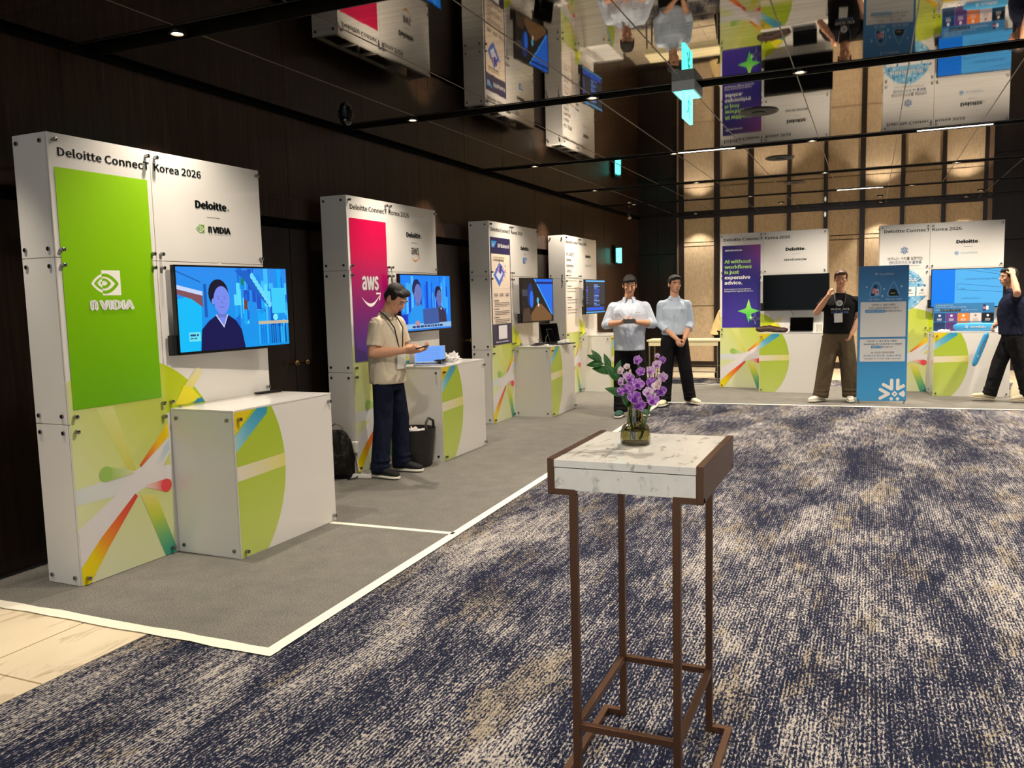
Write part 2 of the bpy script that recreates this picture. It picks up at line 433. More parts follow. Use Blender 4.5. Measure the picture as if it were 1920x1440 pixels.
# ================================================================== THE ROOM
X0, X1, Y0, Y1 = -4.45, 5.2, -5.0, 17.0
M_CARPET = make_carpet(); M_GREY = make_grey_carpet()
M_TILE = make_marble('marble_floor_tile', (236, 220, 190), (150, 128, 98), 1.3, True, 0.9, 0.5)
M_WOOD = make_wood('dark_walnut_veneer', (33, 22, 15), (76, 52, 35))
M_WOODD = make_wood('darker_walnut_door', (19, 13, 10), (40, 27, 20))
M_BEIGE = make_beige(); M_MIRROR = make_mirror()
M_SEAM = mat('bronze_trim', (92, 76, 62), 0.3, 0.8)
M_DKTRIM = make_wood('dark_frame_wood', (26, 18, 14), (52, 38, 30), 0.3)
M_GROUT = mat('tile_joint', (150, 135, 112), 0.8)

# floor: marble base slab, woven carpet laid over it
fl = MB(); fl.box(-4.7, X1, Y0, 17.2, -0.10, -0.012, 0)
for (ax, bx, ay, by) in [(-3.03, X1, Y0, 14.78), (-4.45, -3.03, 2.72, 14.78)]:
    fl.box(ax, bx, ay, by, -0.011, 0.0, 1)
# marble tiles near-left and along the back
tx = [-4.45, -3.03]
for (ax, bx, ay, by) in [(-4.45, -3.445, 2.27, 2.715), (-3.435, -3.035, 2.17, 2.715), (-4.45, -3.445, 1.2, 2.26), (-3.435, -3.035, 1.3, 2.16), (-4.45, -3.035, -0.4, 1.19)]:
    fl.box(ax, bx, ay, by, -0.011, 0.0, 2)
for i in range(12):
    for (ay, by) in ((14.785, 15.9), (15.91, 17.0)): fl.box(-4.45 + i * 0.82, -4.45 + (i + 1) * 0.82 - 0.008, ay, by, -0.011, 0.0, 2)
struct(fl.build('floor', [M_GROUT, M_CARPET, M_TILE]))

gc = MB(); gp = [(-4.43, 2.74), (-2.345, 2.74), (-2.49, 6.9), (-2.65, 11.29), (4.5, 11.62), (4.5, 13.72), (-4.43, 13.72)]; n_ = len(gp)
gc.add([(x, y, z) for z in (0.0, 0.005) for x, y in gp], [tuple(range(n_))[::-1], tuple(range(n_, 2 * n_))] + [(i, (i + 1) % n_, n_ + (i + 1) % n_, n_ + i) for i in range(n_)])
tag(gc.build('exhibition_carpet', M_GREY), 'plain grey needle-felt carpet laid under the booths, white tape along its edge', 'carpet')
M_TAPE = mat('white_tape', (246, 240, 222), 0.5)
def tape(a, b, wd, label, wob=0.0):
    a = V(a + (0,)); b = V(b + (0,)); d = (b - a).normalized(); n = V((-d.y, d.x, 0)) * wd / 2; m = MB(); K = 14; vs = []
    for z in (0.0052, 0.0062):
        for i in range(K + 1):
            p = a + (b - a) * i / K; q = n * (1 + wob * math.sin(i * 2.7)); o = n * wob * 0.8 * math.sin(i * 1.3 + 1)
            vs += [p + q + o + V((0, 0, z)), p - q + o + V((0, 0, z))]
    fs = []
    for i in range(K):
        t = 2 * (K + 1) + 2 * i; fs.append((t, t + 1, t + 3, t + 2)); u = 2 * i; fs.append((u, u + 2, u + 3, u + 1)); fs.append((u, u + 2, t + 2, t)); fs.append((u + 1, u + 3, t + 3, t + 1))
    m.add(vs, fs); o = m.build('floor_tape', M_TAPE); tag(o, label, 'tape', 'white tape lines on the floor'); return o
tape((-4.43, 2.72), (-2.325, 2.725), 0.07, 'near strip of white tape closing the grey carpet beside the marble tiles', 0.12)
tape((-2.36, 2.76), (-2.50, 6.9), 0.062, 'near half of the long white tape line between grey and patterned carpet')
tape((-2.50, 6.9), (-2.655, 11.26), 0.062, 'far half of the long white tape line, ending at the standing men')
tape((-2.68, 11.30), (4.5, 11.62), 0.055, 'white tape line in front of the two far booths')
tape((-3.36, 4.57), (-2.43, 4.60), 0.045, 'short white tape strip on grey carpet from first counter corner')

# ceiling: mirror panels between black slots
JX = [X0, -3.6, -2.82, -2.04, -1.3, -0.53, 0.21, 0.94, 1.7, 2.45, 3.2, 4.0, X1]
SW = 0.21
cm = MB(); edges = [Y0] + [e for s in SLOTS for e in (s - SW / 2, s + SW / 2)] + [Y1]
rr = random.Random(3)
for k in range(0, len(edges), 2):
    ya, yb = edges[k], edges[k + 1]
    if yb - ya < 0.1: continue
    for i in range(len(JX) - 1):
        xa, xb = JX[i] + 0.004, JX[i + 1] - 0.004; tx_, ty_ = rr.uniform(-1, 1) * 0.0018, rr.uniform(-1, 1) * 0.0010
        cx, cy = (xa + xb) / 2, (ya + yb) / 2
        vs = [V((x, y, CEIL + t + (x - cx) * tx_ + (y - cy) * ty_)) for t in (0, 0.02) for y in (ya, yb) for x in (xa, xb)]
        cm.add(vs, [(0, 2, 3, 1), (4, 5, 7, 6), (0, 1, 5, 4), (2, 6, 7, 3), (0, 4, 6, 2), (1, 3, 7, 5)], 0)
cm.box(X0 - 0.2, X1 + 0.1, Y0, Y1 + 0.2, CEIL + 0.13, CEIL + 0.2, 1)
struct(cm.build('ceiling', [M_MIRROR, M_MATTE]))
jt = MB()
for x in JX[1:-1]:
    for k in range(0, len(edges), 2): jt.box(x - 0.0035, x + 0.0035, edges[k], edges[k + 1], CEIL - 0.0025, CEIL + 0.012)
struct(jt.build('trim_1', mat('dark_joint_trim', (140, 126, 108), 0.35, 0.6)))
st = MB()
for e in edges[1:-1]: st.box(X0, X1, e - 0.005, e + 0.005, CEIL - 0.004, CEIL + 0.10)
struct(st.build('trim_2', mat('slot_edge_trim', (58, 52, 46), 0.3, 0.8)))
struct(MB().box(X0 + 0.0, X0 + 0.03, Y0, Y1, CEIL - 0.03, CEIL - 0.002).build('trim_3', M_MATTE))

# left wall: walnut veneer panels with seams, door bays with a black recess above
ZS = 2.36
wl = MB(); wl.box(X0 - 0.16, X0 - 0.05, Y0, Y1 + 0.2, 0, CEIL + 0.14, 1); wl.box(X0 - 0.051, X0 - 0.001, Y0, Y1, CEIL + 0.001, CEIL + 0.14, 1)
doors = [(1.9, 3.42), (4.82, 6.62), (8.15, 9.85), (11.0, 12.7)]
ups = [-5, -3.8, -2.6, -1.3, 0, 1.2, 2.4, 3.62, 4.47, 5.69, 6.85, 7.9, 9.0, 10.1, 11.2, 12.3, 13.4, 14.6, 15.7, 17.0]
for a, b in zip(ups[:-1], ups[1:]):
    wl.box(X0 - 0.05, X0, a + 0.003, b - 0.003, ZS + 0.004, CEIL, 0)
low = sorted(set([u for u in ups if not any(d0 < u < d1 for d0, d1 in doors)] + [q for d in doors for q in d]))
for a, b in zip(low[:-1], low[1:]):
    mid = (a + b) / 2
    if any(d0 <= mid <= d1 for d0, d1 in doors): wl.box(X0 - 0.05, X0, a + 0.003, b - 0.003, 2.20, ZS - 0.004, 0)
    else: wl.box(X0 - 0.05, X0, a + 0.003, b - 0.003, 0, ZS - 0.004, 0)
struct(wl.build('wall_left', [M_WOOD, M_MATTE]))
sm = MB(); sm.box(X0 - 0.03, X0 - 0.002, Y0, Y1, ZS - 0.003, ZS + 0.003)
for u in ups[1:-1]: sm.box(X0 - 0.03, X0 - 0.002, u - 0.0025, u + 0.0025, ZS, CEIL)
struct(sm.build('trim_4', M_SEAM))
for i, (a, b) in enumerate(doors):
    d = MB(); mid = 5.70 if i == 1 else (a + b) / 2
    d.box(X0 - 0.045, X0 - 0.02, a + 0.02, mid - 0.004, 0.01, 2.12); d.box(X0 - 0.045, X0 - 0.02, mid + 0.004, b - 0.02, 0.01, 2.12)
    do = struct(d.build('door_%d' % (i + 1), M_WOODD))
    for sgn in (-1, 1):
        h = MB(); h.cone((X0 - 0.02, mid + sgn * 0.07, 1.0), (X0 + 0.03, mid + sgn * 0.07, 1.0), 0.011, 0.011, 12); h.ell((X0 + 0.045, mid + sgn * 0.07, 1.0), (0.02, 0.028, 0.028))
        h.build('door_handle', mat('old_brass', (120, 95, 62), 0.3, 0.9), do, smooth=40)

# back wall: dark walnut at both ends, beige fabric panels in dark frames between
wb = MB(); wb.box(X0 - 0.1, X1, Y1 + 0.05, Y1 + 0.15, 0, CEIL + 0.14, 1)
for a, b in ((X0, -4.05), (-4.045, -3.64)): wb.box(a, b, Y1, Y1 + 0.05, 0, 2.30, 0); wb.box(a, b, Y1, Y1 + 0.05, 2.31, CEIL, 0)
for a, b in ((1.93, 2.6), (2.605, 3.6), (3.605, X1)): wb.box(a, b, Y1, Y1 + 0.05, 0, 2.30, 0); wb.box(a, b, Y1, Y1 + 0.05, 2.31, CEIL, 0)
pan = [(-3.50, -2.90), (-2.79, -2.24), (-2.14, -1.52), (-1.45, -0.86), (-0.79, -0.23), (-0.14, 0.45), (0.52, 1.12), (1.19, 1.78)]
for a, b in pan:
    for z0, z1 in ((0.12, 1.235), (1.25, 2.43), (2.445, 2.51), (2.525, 2.99)): wb.box(a, b, Y1 - 0.03, Y1 + 0.05, z0, z1, 2)
struct(wb.build('wall_back', [M_WOODD, M_MATTE, M_BEIGE]))
tb = MB(); xs = [-3.62] + [p for q in pan for p in q] + [1.92]
for i in range(0, len(xs), 2): tb.box(xs[i], xs[i + 1], Y1 - 0.07, Y1 + 0.05, 0, 3.02, 0)
tb.box(-3.62, 1.92, Y1 - 0.045, Y1 + 0.05, 2.99, CEIL, 0); tb.box(1.84, 1.92, Y1 - 0.08, Y1 + 0.02, 0, 3.03, 1); tb.box(-3.64, -3.60, Y1 - 0.08, Y1 + 0.02, 0, 3.03, 1)
struct(tb.build('trim_5', [M_DKTRIM, mat('light_wood_edge', (118, 98, 82), 0.4)], bevel=0.003))
struct(MB().box(X0, X1, Y1 - 0.05, Y1 + 0.02, 0, 0.11).build('baseboard_back', M_DKTRIM))
wr = MB(); wr.box(X1, X1 + 0.1, Y0, Y1, 0, CEIL + 0.14, 0)
struct(wr.build('wall_right', M_WOOD))

# ---------------------------------------------------------------- ceiling fittings
M_LAMP = mat('lamp_glow', (255, 236, 205), 0.5, emit=9)
dl = empty('downlight', (0, 0, 0))
q = MB(); q.lathe([(0.034, -0.012), (0.05, -0.012), (0.052, 0.004), (0.05, 0.03), (0.034, 0.03), (0.034, -0.012)], 24); q.build('trim_ring', mat('lamp_ring', (70, 64, 58), 0.3, 0.8), dl, smooth=40)
q = MB(); q.lathe([(0.0005, -0.004), (0.02, -0.006), (0.033, -0.002)], 20); q.build('bulb', M_LAMP, dl, smooth=True)
spots = [(-3.68, 3.78, 'white-hot downlight nearest the camera, over the first booth'), (-3.68, 6.45, 'bright downlight over the gap between first and second booths'), (-2.05, 6.45, 'downlight in the second ceiling slot, nearest the hanging exit sign on its left'),
         (-0.5, 6.45, 'downlight with a wedge of glare right of the hanging exit sign'), (-3.72, 9.4, 'downlight in the third slot close to the left wall'), (-2.05, 9.4, 'downlight in the third slot with a long streak of glare'),
         (-0.6, 9.4, 'downlight in the third slot above the television booth with purple poster'), (-3.8, 12.0, 'small downlight near the left wall above the fourth booth'), (-2.3, 12.0, 'downlight in the fourth slot over the men in pale shirts'),
         (-0.6, 12.0, 'downlight in the fourth slot above the dark television'), (0.95, 12.0, 'bright star-like downlight above the blue-screen booth'), (-3.8, 14.22, 'small downlight in the far slot nearest the dark corner'),
         (-1.85, 14.22, 'downlight in the far slot left of the short light strip'), (0.53, 14.22, 'downlight in the far slot, right of the short light strip'), (-3.2, 16.6, 'wall-washing downlight over the leftmost beige panel'),
         (-1.5, 15.6, 'downlight just before the back wall, left of centre'), (0.1, 15.6, 'downlight just before the back wall, over the blue glow'), (1.48, 16.6, 'wall-washing downlight over the rightmost beige panel'), (1.6, 15.67, 'downlight by the dark right end of the back wall'), (0.12, 16.6, 'wall-washing downlight over the middle beige panels')]
vis = set()
for i, (x, y, lb) in enumerate(spots):
    o = dl if i == 0 else copy_tree(dl); o.location = (x, y, CEIL); tag(o, lb, 'ceiling light', 'ceiling downlights'); vis.add((round(x * 2), round(y)))
for (x, y) in LIGHTS:
    sx = x
    if y > 2:
        c = [s for s in spots if abs(s[1] - y) < 0.2 and abs(s[0] - x) < 0.45]
        if c: sx = c[0][0]
    pw = SPOT_W * (1.15 if x < -3 else 1.25) * (0.45 if y < 2 else (0.95 if y < 5 else (1.25 if y < 10 else 1.75)))
    spot(sx, y, pw, 128 if x > -3 else 110, sx + (0.55 if x < -3 else (-0.7 if x < -1.5 and y > 2 else 0)), y + (0.5 if y > 13 else (0.25 if y > 10 and x > -3 else 0)), 0.75)
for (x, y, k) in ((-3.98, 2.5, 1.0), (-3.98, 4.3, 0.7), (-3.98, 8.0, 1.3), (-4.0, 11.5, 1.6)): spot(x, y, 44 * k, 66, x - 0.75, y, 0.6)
for (x, y) in WALLWASH: spot(x, y, 44, 88, x, y + 0.25, 0.5)

ls = empty('linear_ceiling_light', (0, 0, 0)); q = MB(); q.box(-0.34, 0.34, -0.02, 0.02, 0.0, 0.03); q.build('housing', M_BLACK, ls)
q = MB(); q.box(-0.33, 0.33, -0.012, 0.012, -0.004, 0.001); q.build('diffuser', mat('strip_glow', (255, 240, 214), 0.5, emit=5), ls)
for i, (x, y, lb) in enumerate([(-0.2, 14.22, 'short glowing light strip in the far ceiling slot'), (0.72, 9.4, 'glowing light strip in the third slot above the blue banner'), (-1.72, 9.4, 'glowing strip standing for light reflected along the third slot, left of the round vent')]):  # last strip is no lamp: a glow added for the grazing reflection along the slot
    o = ls if i == 0 else copy_tree(ls); o.location = (x, y + 0.03, CEIL); tag(o, lb, 'ceiling light', 'linear ceiling lights')

vt = empty('ceiling_vent'); q = MB(); q.lathe([(0.001, -0.016), (0.05, -0.018), (0.06, -0.008), (0.115, -0.012), (0.15, -0.006), (0.155, 0.0)], 32); q.build('grille', mat('vent_dark', (26, 24, 22), 0.5), vt, smooth=40)
q = MB(); q.lathe([(0.148, -0.007), (0.16, -0.01), (0.166, 0.0)], 32); q.build('rim', mat('vent_rim', (70, 64, 58), 0.3, 0.6), vt, smooth=True)
for i, (x, y, lb) in enumerate([(-0.93, 7.68, 'nearest round dark ceiling vent, between exit sign and downlight'), (-1.02, 10.42, 'round ceiling vent in the middle row, small and thin'), (-1.05, 12.86, 'farthest round ceiling vent, in front of the beige wall')]):
    o = vt if i == 0 else copy_tree(vt); o.location = (x, y, CEIL); tag(o, lb, 'vent', 'round ceiling vents')

# exit signs
M_EXIT = mat('exit_cyan', (92, 240, 225), 0.4, emit=1.5); M_EXITG = mat('exit_green', (0, 150, 110), 0.4, emit=0.55)
def runner(parent, x, sgn, yc, zc, k):
    a = Art(0); C = lambda pts: [(p[0] * k, p[1] * k) for p in pts]
    a.disc(0.02 * k, 0.30 * k, 0.055 * k, (0, 140, 105), 14)
    a.path(C([(0.0, 0.22), (-0.03, 0.02), (0.10, -0.12), (0.05, -0.30)]), 0.09 * k, (0, 140, 105)); a.path(C([(-0.03, 0.02), (-0.13, -0.14), (-0.27, -0.16)]), 0.08 * k, (0, 140, 105))
    a.path(C([(0.0, 0.19), (0.15, 0.08), (0.21, 0.17)]), 0.06 * k, (0, 140, 105)); a.path(C([(-0.01, 0.19), (-0.15, 0.12), (-0.17, -0.02)]), 0.06 * k, (0, 140, 105))
    return a.build('running_figure', parent, attr_mat('exit_figure', 1.0), (x, yc, zc), (0, 0, R(90) * sgn))
ex = empty('exit_sign', (-1.3, 6.42, CEIL), 0, 'hanging illuminated exit sign with white housing on the mirror ceiling', 'exit sign')
q = MB(); q.box(-0.085, 0.085, -0.14, 0.17, -0.075, 0.0); q.build('housing', mat('exit_housing', (190, 192, 190), 0.4), ex, bevel=0.004)
q = MB(); q.box(-0.07, 0.07, -0.12, 0.15, -0.078, -0.0755); q.build('under_glow', M_EXIT, ex)
q = MB(); q.box(-0.012, 0.012, -0.13, 0.16, -0.27, -0.076); pn = q.build('panel', M_EXIT, ex, bevel=0.002)
runner(pn, 0.0126, 1, 0.015, -0.17, 0.26); runner(pn, -0.0126, -1, 0.015, -0.17, 0.26)
ex = empty('exit_sign', (-4.42, 15.1, 2.10), 0, 'small green exit sign on the wall in the dark far corner', 'exit sign')
q = MB(); q.box(0, 0.03, 0.0, 0.32, 0, 0.32); q.build('housing', M_BLACK, ex)
q = MB(); q.box(0.03, 0.10, 0.14, 0.16, 0.0, 0.28); q.box(0.0305, 0.033, 0.02, 0.30, 0.02, 0.27); pn = q.build('panel', M_EXIT, ex); runner(pn, 0.034, 1, 0.16, 0.15, 0.26)

# dome camera / black adjustable heads
sd = empty('security_camera', (-4.06, 6.0, CEIL), 0, 'black dome camera on the dark ceiling left of the bright downlight', 'camera')
q = MB(); q.lathe([(0.001, -0.0), (0.06, -0.0), (0.062, -0.03), (0.05, -0.035)], 24); q.build('base', M_BLACK, sd, smooth=40)
q = MB(); q.ell((0, 0, -0.05), (0.05, 0.05, 0.05)); q.build('dome', mat('glossy_black', (8, 8, 9), 0.06, spec=0.8), sd, smooth=True)
for i, (x, y, lb) in enumerate([(-4.2, 15.3, 'small track spotlight in the dark far corner above the exit sign')]):
    t = empty('track_spotlight', (x, y, CEIL), 0, lb, 'spotlight'); q = MB(); q.cone((0, 0, 0), (0, 0, -0.06), 0.012, 0.012); q.build('stem', M_BLACK, t)
    q = MB(); q.cone((0.0, 0.03, -0.07), (0.04, -0.05, -0.14), 0.03, 0.035); q.build('head', mat('dull_metal', (120, 116, 110), 0.3, 0.8), t, smooth=40)
sc = empty('wall_sconce', (-0.83, Y1 - 0.08, 2.92), 0, 'tiny crystal wall light on a dark upright of the back wall', 'wall light'); q = MB(); q.box(-0.02, 0.02, 0, 0.02, -0.06, 0.08); q.build('plate', M_BLACK, sc)
q = MB(); q.ell((0, -0.03, 0), (0.02, 0.02, 0.05)); q.build('glass', mat('sconce_glass', (225, 230, 225), 0.1, emit=0.2), sc, smooth=True)

# ================================================================== BOOTHS
W1, W2, BD, ZA, ZB, ZT = 0.653, 0.920, 0.26, 0.882, 1.762, 2.40
CW, CD, CHT = 0.925, 0.491, 0.884
bolt_proto = None
def bolt_mesh():
    m = MB(); m.lathe([(0.0005, 0.030), (0.009, 0.030), (0.0115, 0.028), (0.0115, 0.008), (0.008, 0.007), (0.008, 0.0)], 14)
    o = m.build('bolt', M_CHROME, None, smooth=40); return o
bolt_proto = bolt_mesh()
def bolt(parent, x, y, z, face='front', s=1.0):
    o = bolt_proto.copy(); COL.objects.link(o); o.parent = parent; o.location = (x, y, z)
    o.rotation_euler = {'front': (R(90), 0, 0), 'left': (0, R(-90), 0), 'top': (0, 0, 0), 'right': (0, R(90), 0)}[face]
    if face in ('left', 'right'): o.scale = (1, 1, 0.35)
    if s != 1: o.scale = (s, s, s * o.scale[2])
    return o

LG = lambda a, b, t: tuple(p + (q - p) * t for p, q in zip(a, b))
CX, CZ, CR = 0.37, 0.50, 0.71
def circ_top(x):
    d = CR * CR - (x - CX) ** 2; return CZ + math.sqrt(max(d, 0))
def pale(x, z):
    t = max(0, min(1, z / 1.1)); c = LG((216, 220, 178), (186, 200, 62), t ** 1.1); return LG((224, 228, 200), c, min(1, 0.45 + x * 1.1))
def rays_wall(par):
    """printed starburst on the lower booth wall"""
    a = Art(-0.001)
    a.grid(0.003, W1, lambda x: 0.003, lambda x: min(circ_top(x), 1.3), 14, 10, pale)
    a.grid(W1, CX + CR - 0.002, lambda x: 0.003 if x < W1 + 0.0 else 0.86, lambda x: max(circ_top(x), 0.861), 14, 4, lambda x, z: LG((200, 214, 20), (186, 204, 24), z))
    a.bar([(0.17, 0.95), (0.278, 0.95), (0.405, 0.555), (0.345, 0.575)], (214, 219, 140), (206, 204, 92))
    wh = (224, 220, 222)
    a.bar([(0.004, 0.528), (0.004, 0.445), (0.41, 0.44), (0.41, 0.56)], (206, 214, 214), wh)
    a.poly([(0.40, 0.56), (0.42, 0.44), (W1, 0.455), (W1, 0.545)], wh)
    a.poly([(0.43, 0.575), (0.258, 0.449), (0.004, 0.31), (0.004, 0.100), (0.09, 0.19), (0.382, 0.42), (0.43, 0.44)], wh)
    a.poly([(0.40, 0.545), (0.44, 0.45), (0.60, 0.55), (W1, 0.62), (W1, 0.72)], wh)
    a.bar([(0.56, 0.548), (0.53, 0.557), (0.652, 0.70), (0.652, 0.635)], wh, (176, 204, 216))
    a.bar([(0.383, 0.427), (0.40, 0.408), (0.185, 0.17), (0.14, 0.235)], [(205, 60, 58), (226, 92, 50), (232, 150, 40)], None)
    a.bar([(0.14, 0.235), (0.185, 0.17), (0.052, 0.004), (0.004, 0.10)], [(232, 150, 40), (232, 205, 10), (236, 216, 0)], None)
    a.poly([(0.004, 0.10), (0.052, 0.004), (0.004, 0.004)], (236, 216, 0))
    a.bar([(0.427, 0.585), (0.435, 0.572), (0.652, 0.715), (0.652, 0.80)], [(208, 80, 40), (226, 130, 40), (236, 190, 20), (236, 208, 10)], None)
    a.bar([(0.421, 0.411), (0.530, 0.386), (0.665 - 0.013, 0.045), (0.571, 0.004)], [(222, 212, 120), (196, 204, 60), (120, 178, 110), (60, 150, 130)], None)
    a.poly([(0.571, 0.004), (0.652, 0.045), (0.652, 0.004)], (60, 150, 130))
    a.bar([(0.199, 0.622), (0.199, 0.535), (0.39, 0.545), (0.37, 0.567)], (152, 190, 92), (214, 218, 170)); a.disc(0.199, 0.578, 0.043, (150, 190, 90))
    a.bar([(0.61, 0.466), (0.61, 0.386), (0.45, 0.45), (0.45, 0.46)], [(226, 70, 76), (226, 170, 160), (224, 216, 214)], None); a.disc(0.61, 0.426, 0.04, (226, 70, 76))
    # right column cream ray and blue tip
    a.poly([(0.715, 0.90), (0.796, 1.013), (0.86, 0.985), (0.93, 0.915), (0.81, 0.89)], (232, 222, 40)); a.bar([(0.80, 1.01), (0.862, 0.985), (0.94, 1.06), (0.90, 1.10)], (226, 218, 120), (228, 220, 170))
    a.disc(0.918, 1.082, 0.028, (228, 220, 170)); a.poly([(0.86, 0.89), (0.895, 0.916), (0.935, 0.92), (0.955, 0.89)], (40, 140, 180))
    return a.build('starburst_graphic', par)
def rays_counter(par):
    a = Art(-0.001); cx, cz, cr = CX - 0.678 + 0.012, 0.50, 0.725
    xr = lambda z: cx + math.sqrt(cr * cr - (z - cz) ** 2)
    n = 20; a.k += 1
    for i in range(n):
        z0, z1 = 0.004 + 0.872 * i / n, 0.004 + 0.872 * (i + 1) / n; col = lambda x, z: LG((196, 208, 118), (160, 188, 24), max(0, min(1, (z + 0.1) * 0.9)))
        a.poly([(0.004, z0), (xr(z0), z0), (xr(z1), z1), (0.004, z1)], col, layer=False)
    a.poly([(0.004, 0.876), (0.165, 0.876), (0.004, 0.74)], (226, 200, 20))
    a.bar([(0.004, 0.735), (0.004, 0.635), (0.285, 0.836), (0.20, 0.876)], [(160, 204, 214), (90, 174, 204), (50, 150, 190)], None); a.poly([(0.20, 0.876), (0.285, 0.836), (0.290, 0.876)], (50, 150, 190))
    a.bar([(0.004, 0.549), (0.004, 0.463), (xr(0.48), 0.480), (xr(0.56), 0.562)], [(226, 218, 200), (224, 216, 170), (220, 214, 120)], None)
    return a.build('starburst_graphic', par)

def nvidia_eye(a, x, z, s, fg, bg):
    """eye emblem in a box of height s; x,z = lower left"""
    U = lambda u, v: (x + u * s * 1.38, z + v * s)
    cut = 0.36
    a.poly([U(cut, 0), U(1, 0), U(1, 1), U(cut, 1)], fg)
    def lens(xl, xr, zc, h, zo=0): return (xl, xr, zc, h)
    def band(o, i, fgc, c0, c1):
        N = 20
        for sg in (1, -1):
            a.k += 1
            for k in range(N):
                u0, u1 = c0 + (c1 - c0) * k / N, c0 + (c1 - c0) * (k + 1) / N
                def ed(L, u):
                    if u <= L[0] or u >= L[1]: return L[2]
                    t = (u - L[0]) / (L[1] - L[0]); return L[2] + sg * L[3] * math.sin(PI * t) ** 0.8
                a.poly([U(u0, ed(i, u0)), U(u1, ed(i, u1)), U(u1, ed(o, u1)), U(u0, ed(o, u0))], fgc, layer=False)
    A = (0.0, 0.93, 0.47, 0.40); B = (0.09, 0.80, 0.47, 0.28); C = (0.20, 0.66, 0.48, 0.20); D = (0.30, 0.55, 0.49, 0.10)
    band(A, B, fg, 0.0, cut); band(A, B, bg, cut, 0.93); band(C, D, fg, 0.20, cut); band(C, D, bg, cut, 0.66)
def snow_logo(a, x, z, s, col):
    for k in range(6):
        A = R(60 * k); r0 = 0.30 * s; px, pz = x + r0 * math.cos(A), z + r0 * math.sin(A)
        for d in (-1, 1):
            t = A + d * R(32); a.path([(px + math.cos(t) * s * 0.52, pz + math.sin(t) * s * 0.52), (px, pz)], 0.15 * s, col); a.disc(px + math.cos(t) * s * 0.52, pz + math.sin(t) * s * 0.52, 0.075 * s, col, 10)
        a.disc(px, pz, 0.075 * s, col, 10)
    a.poly([(x + 0.17 * s, z), (x, z + 0.17 * s), (x - 0.17 * s, z), (x, z - 0.17 * s)], col)
def smile(a, x, z, w, col):
    N = 14; a.k += 1
    f = lambda t: (x + w * t, z - w * 0.24 * math.sin(PI * t) ** 0.9 - 0.05 * w * (1 - t)); g = lambda t: (x + w * t, z - w * (0.24 + 0.10 * math.sin(PI * t)) * math.sin(PI * t) ** 0.75 - 0.05 * w * (1 - t))
    for i in range(N): a.poly([f(i / N * 0.93 + 0.02), f((i + 1) / N * 0.93 + 0.02), g((i + 1) / N * 0.93 + 0.02), g(i / N * 0.93 + 0.02)], col, layer=False)
    a.path([(x + w * 0.80, z + w * 0.03), (x + w * 1.03, z + w * 0.03), (x + w * 0.96, z - w * 0.17)], w * 0.055, col)
def rows(a, x0, x1, z, n, dz, h, col, seed=1, rag=0.3):
    r = random.Random(seed); k0 = a.k
    for i in range(n):
        x = x0
        while x < x1 - rag * (x1 - x0) * (r.random() if i == n - 1 else 0.2):
            w_ = r.uniform(0.6, 2.2) * h * 1.6; a.k = k0; a.rect(x, min(x + w_, x1), z - i * dz - h, z - i * dz, col); x += w_ + h * 0.6

def col_ramp(stops):
    return lambda x, z: next((LG(c0, c1, (z - z0) / (z1 - z0)) for (z0, c0), (z1, c1) in zip(stops[:-1], stops[1:]) if z <= z1), stops[-1][1])

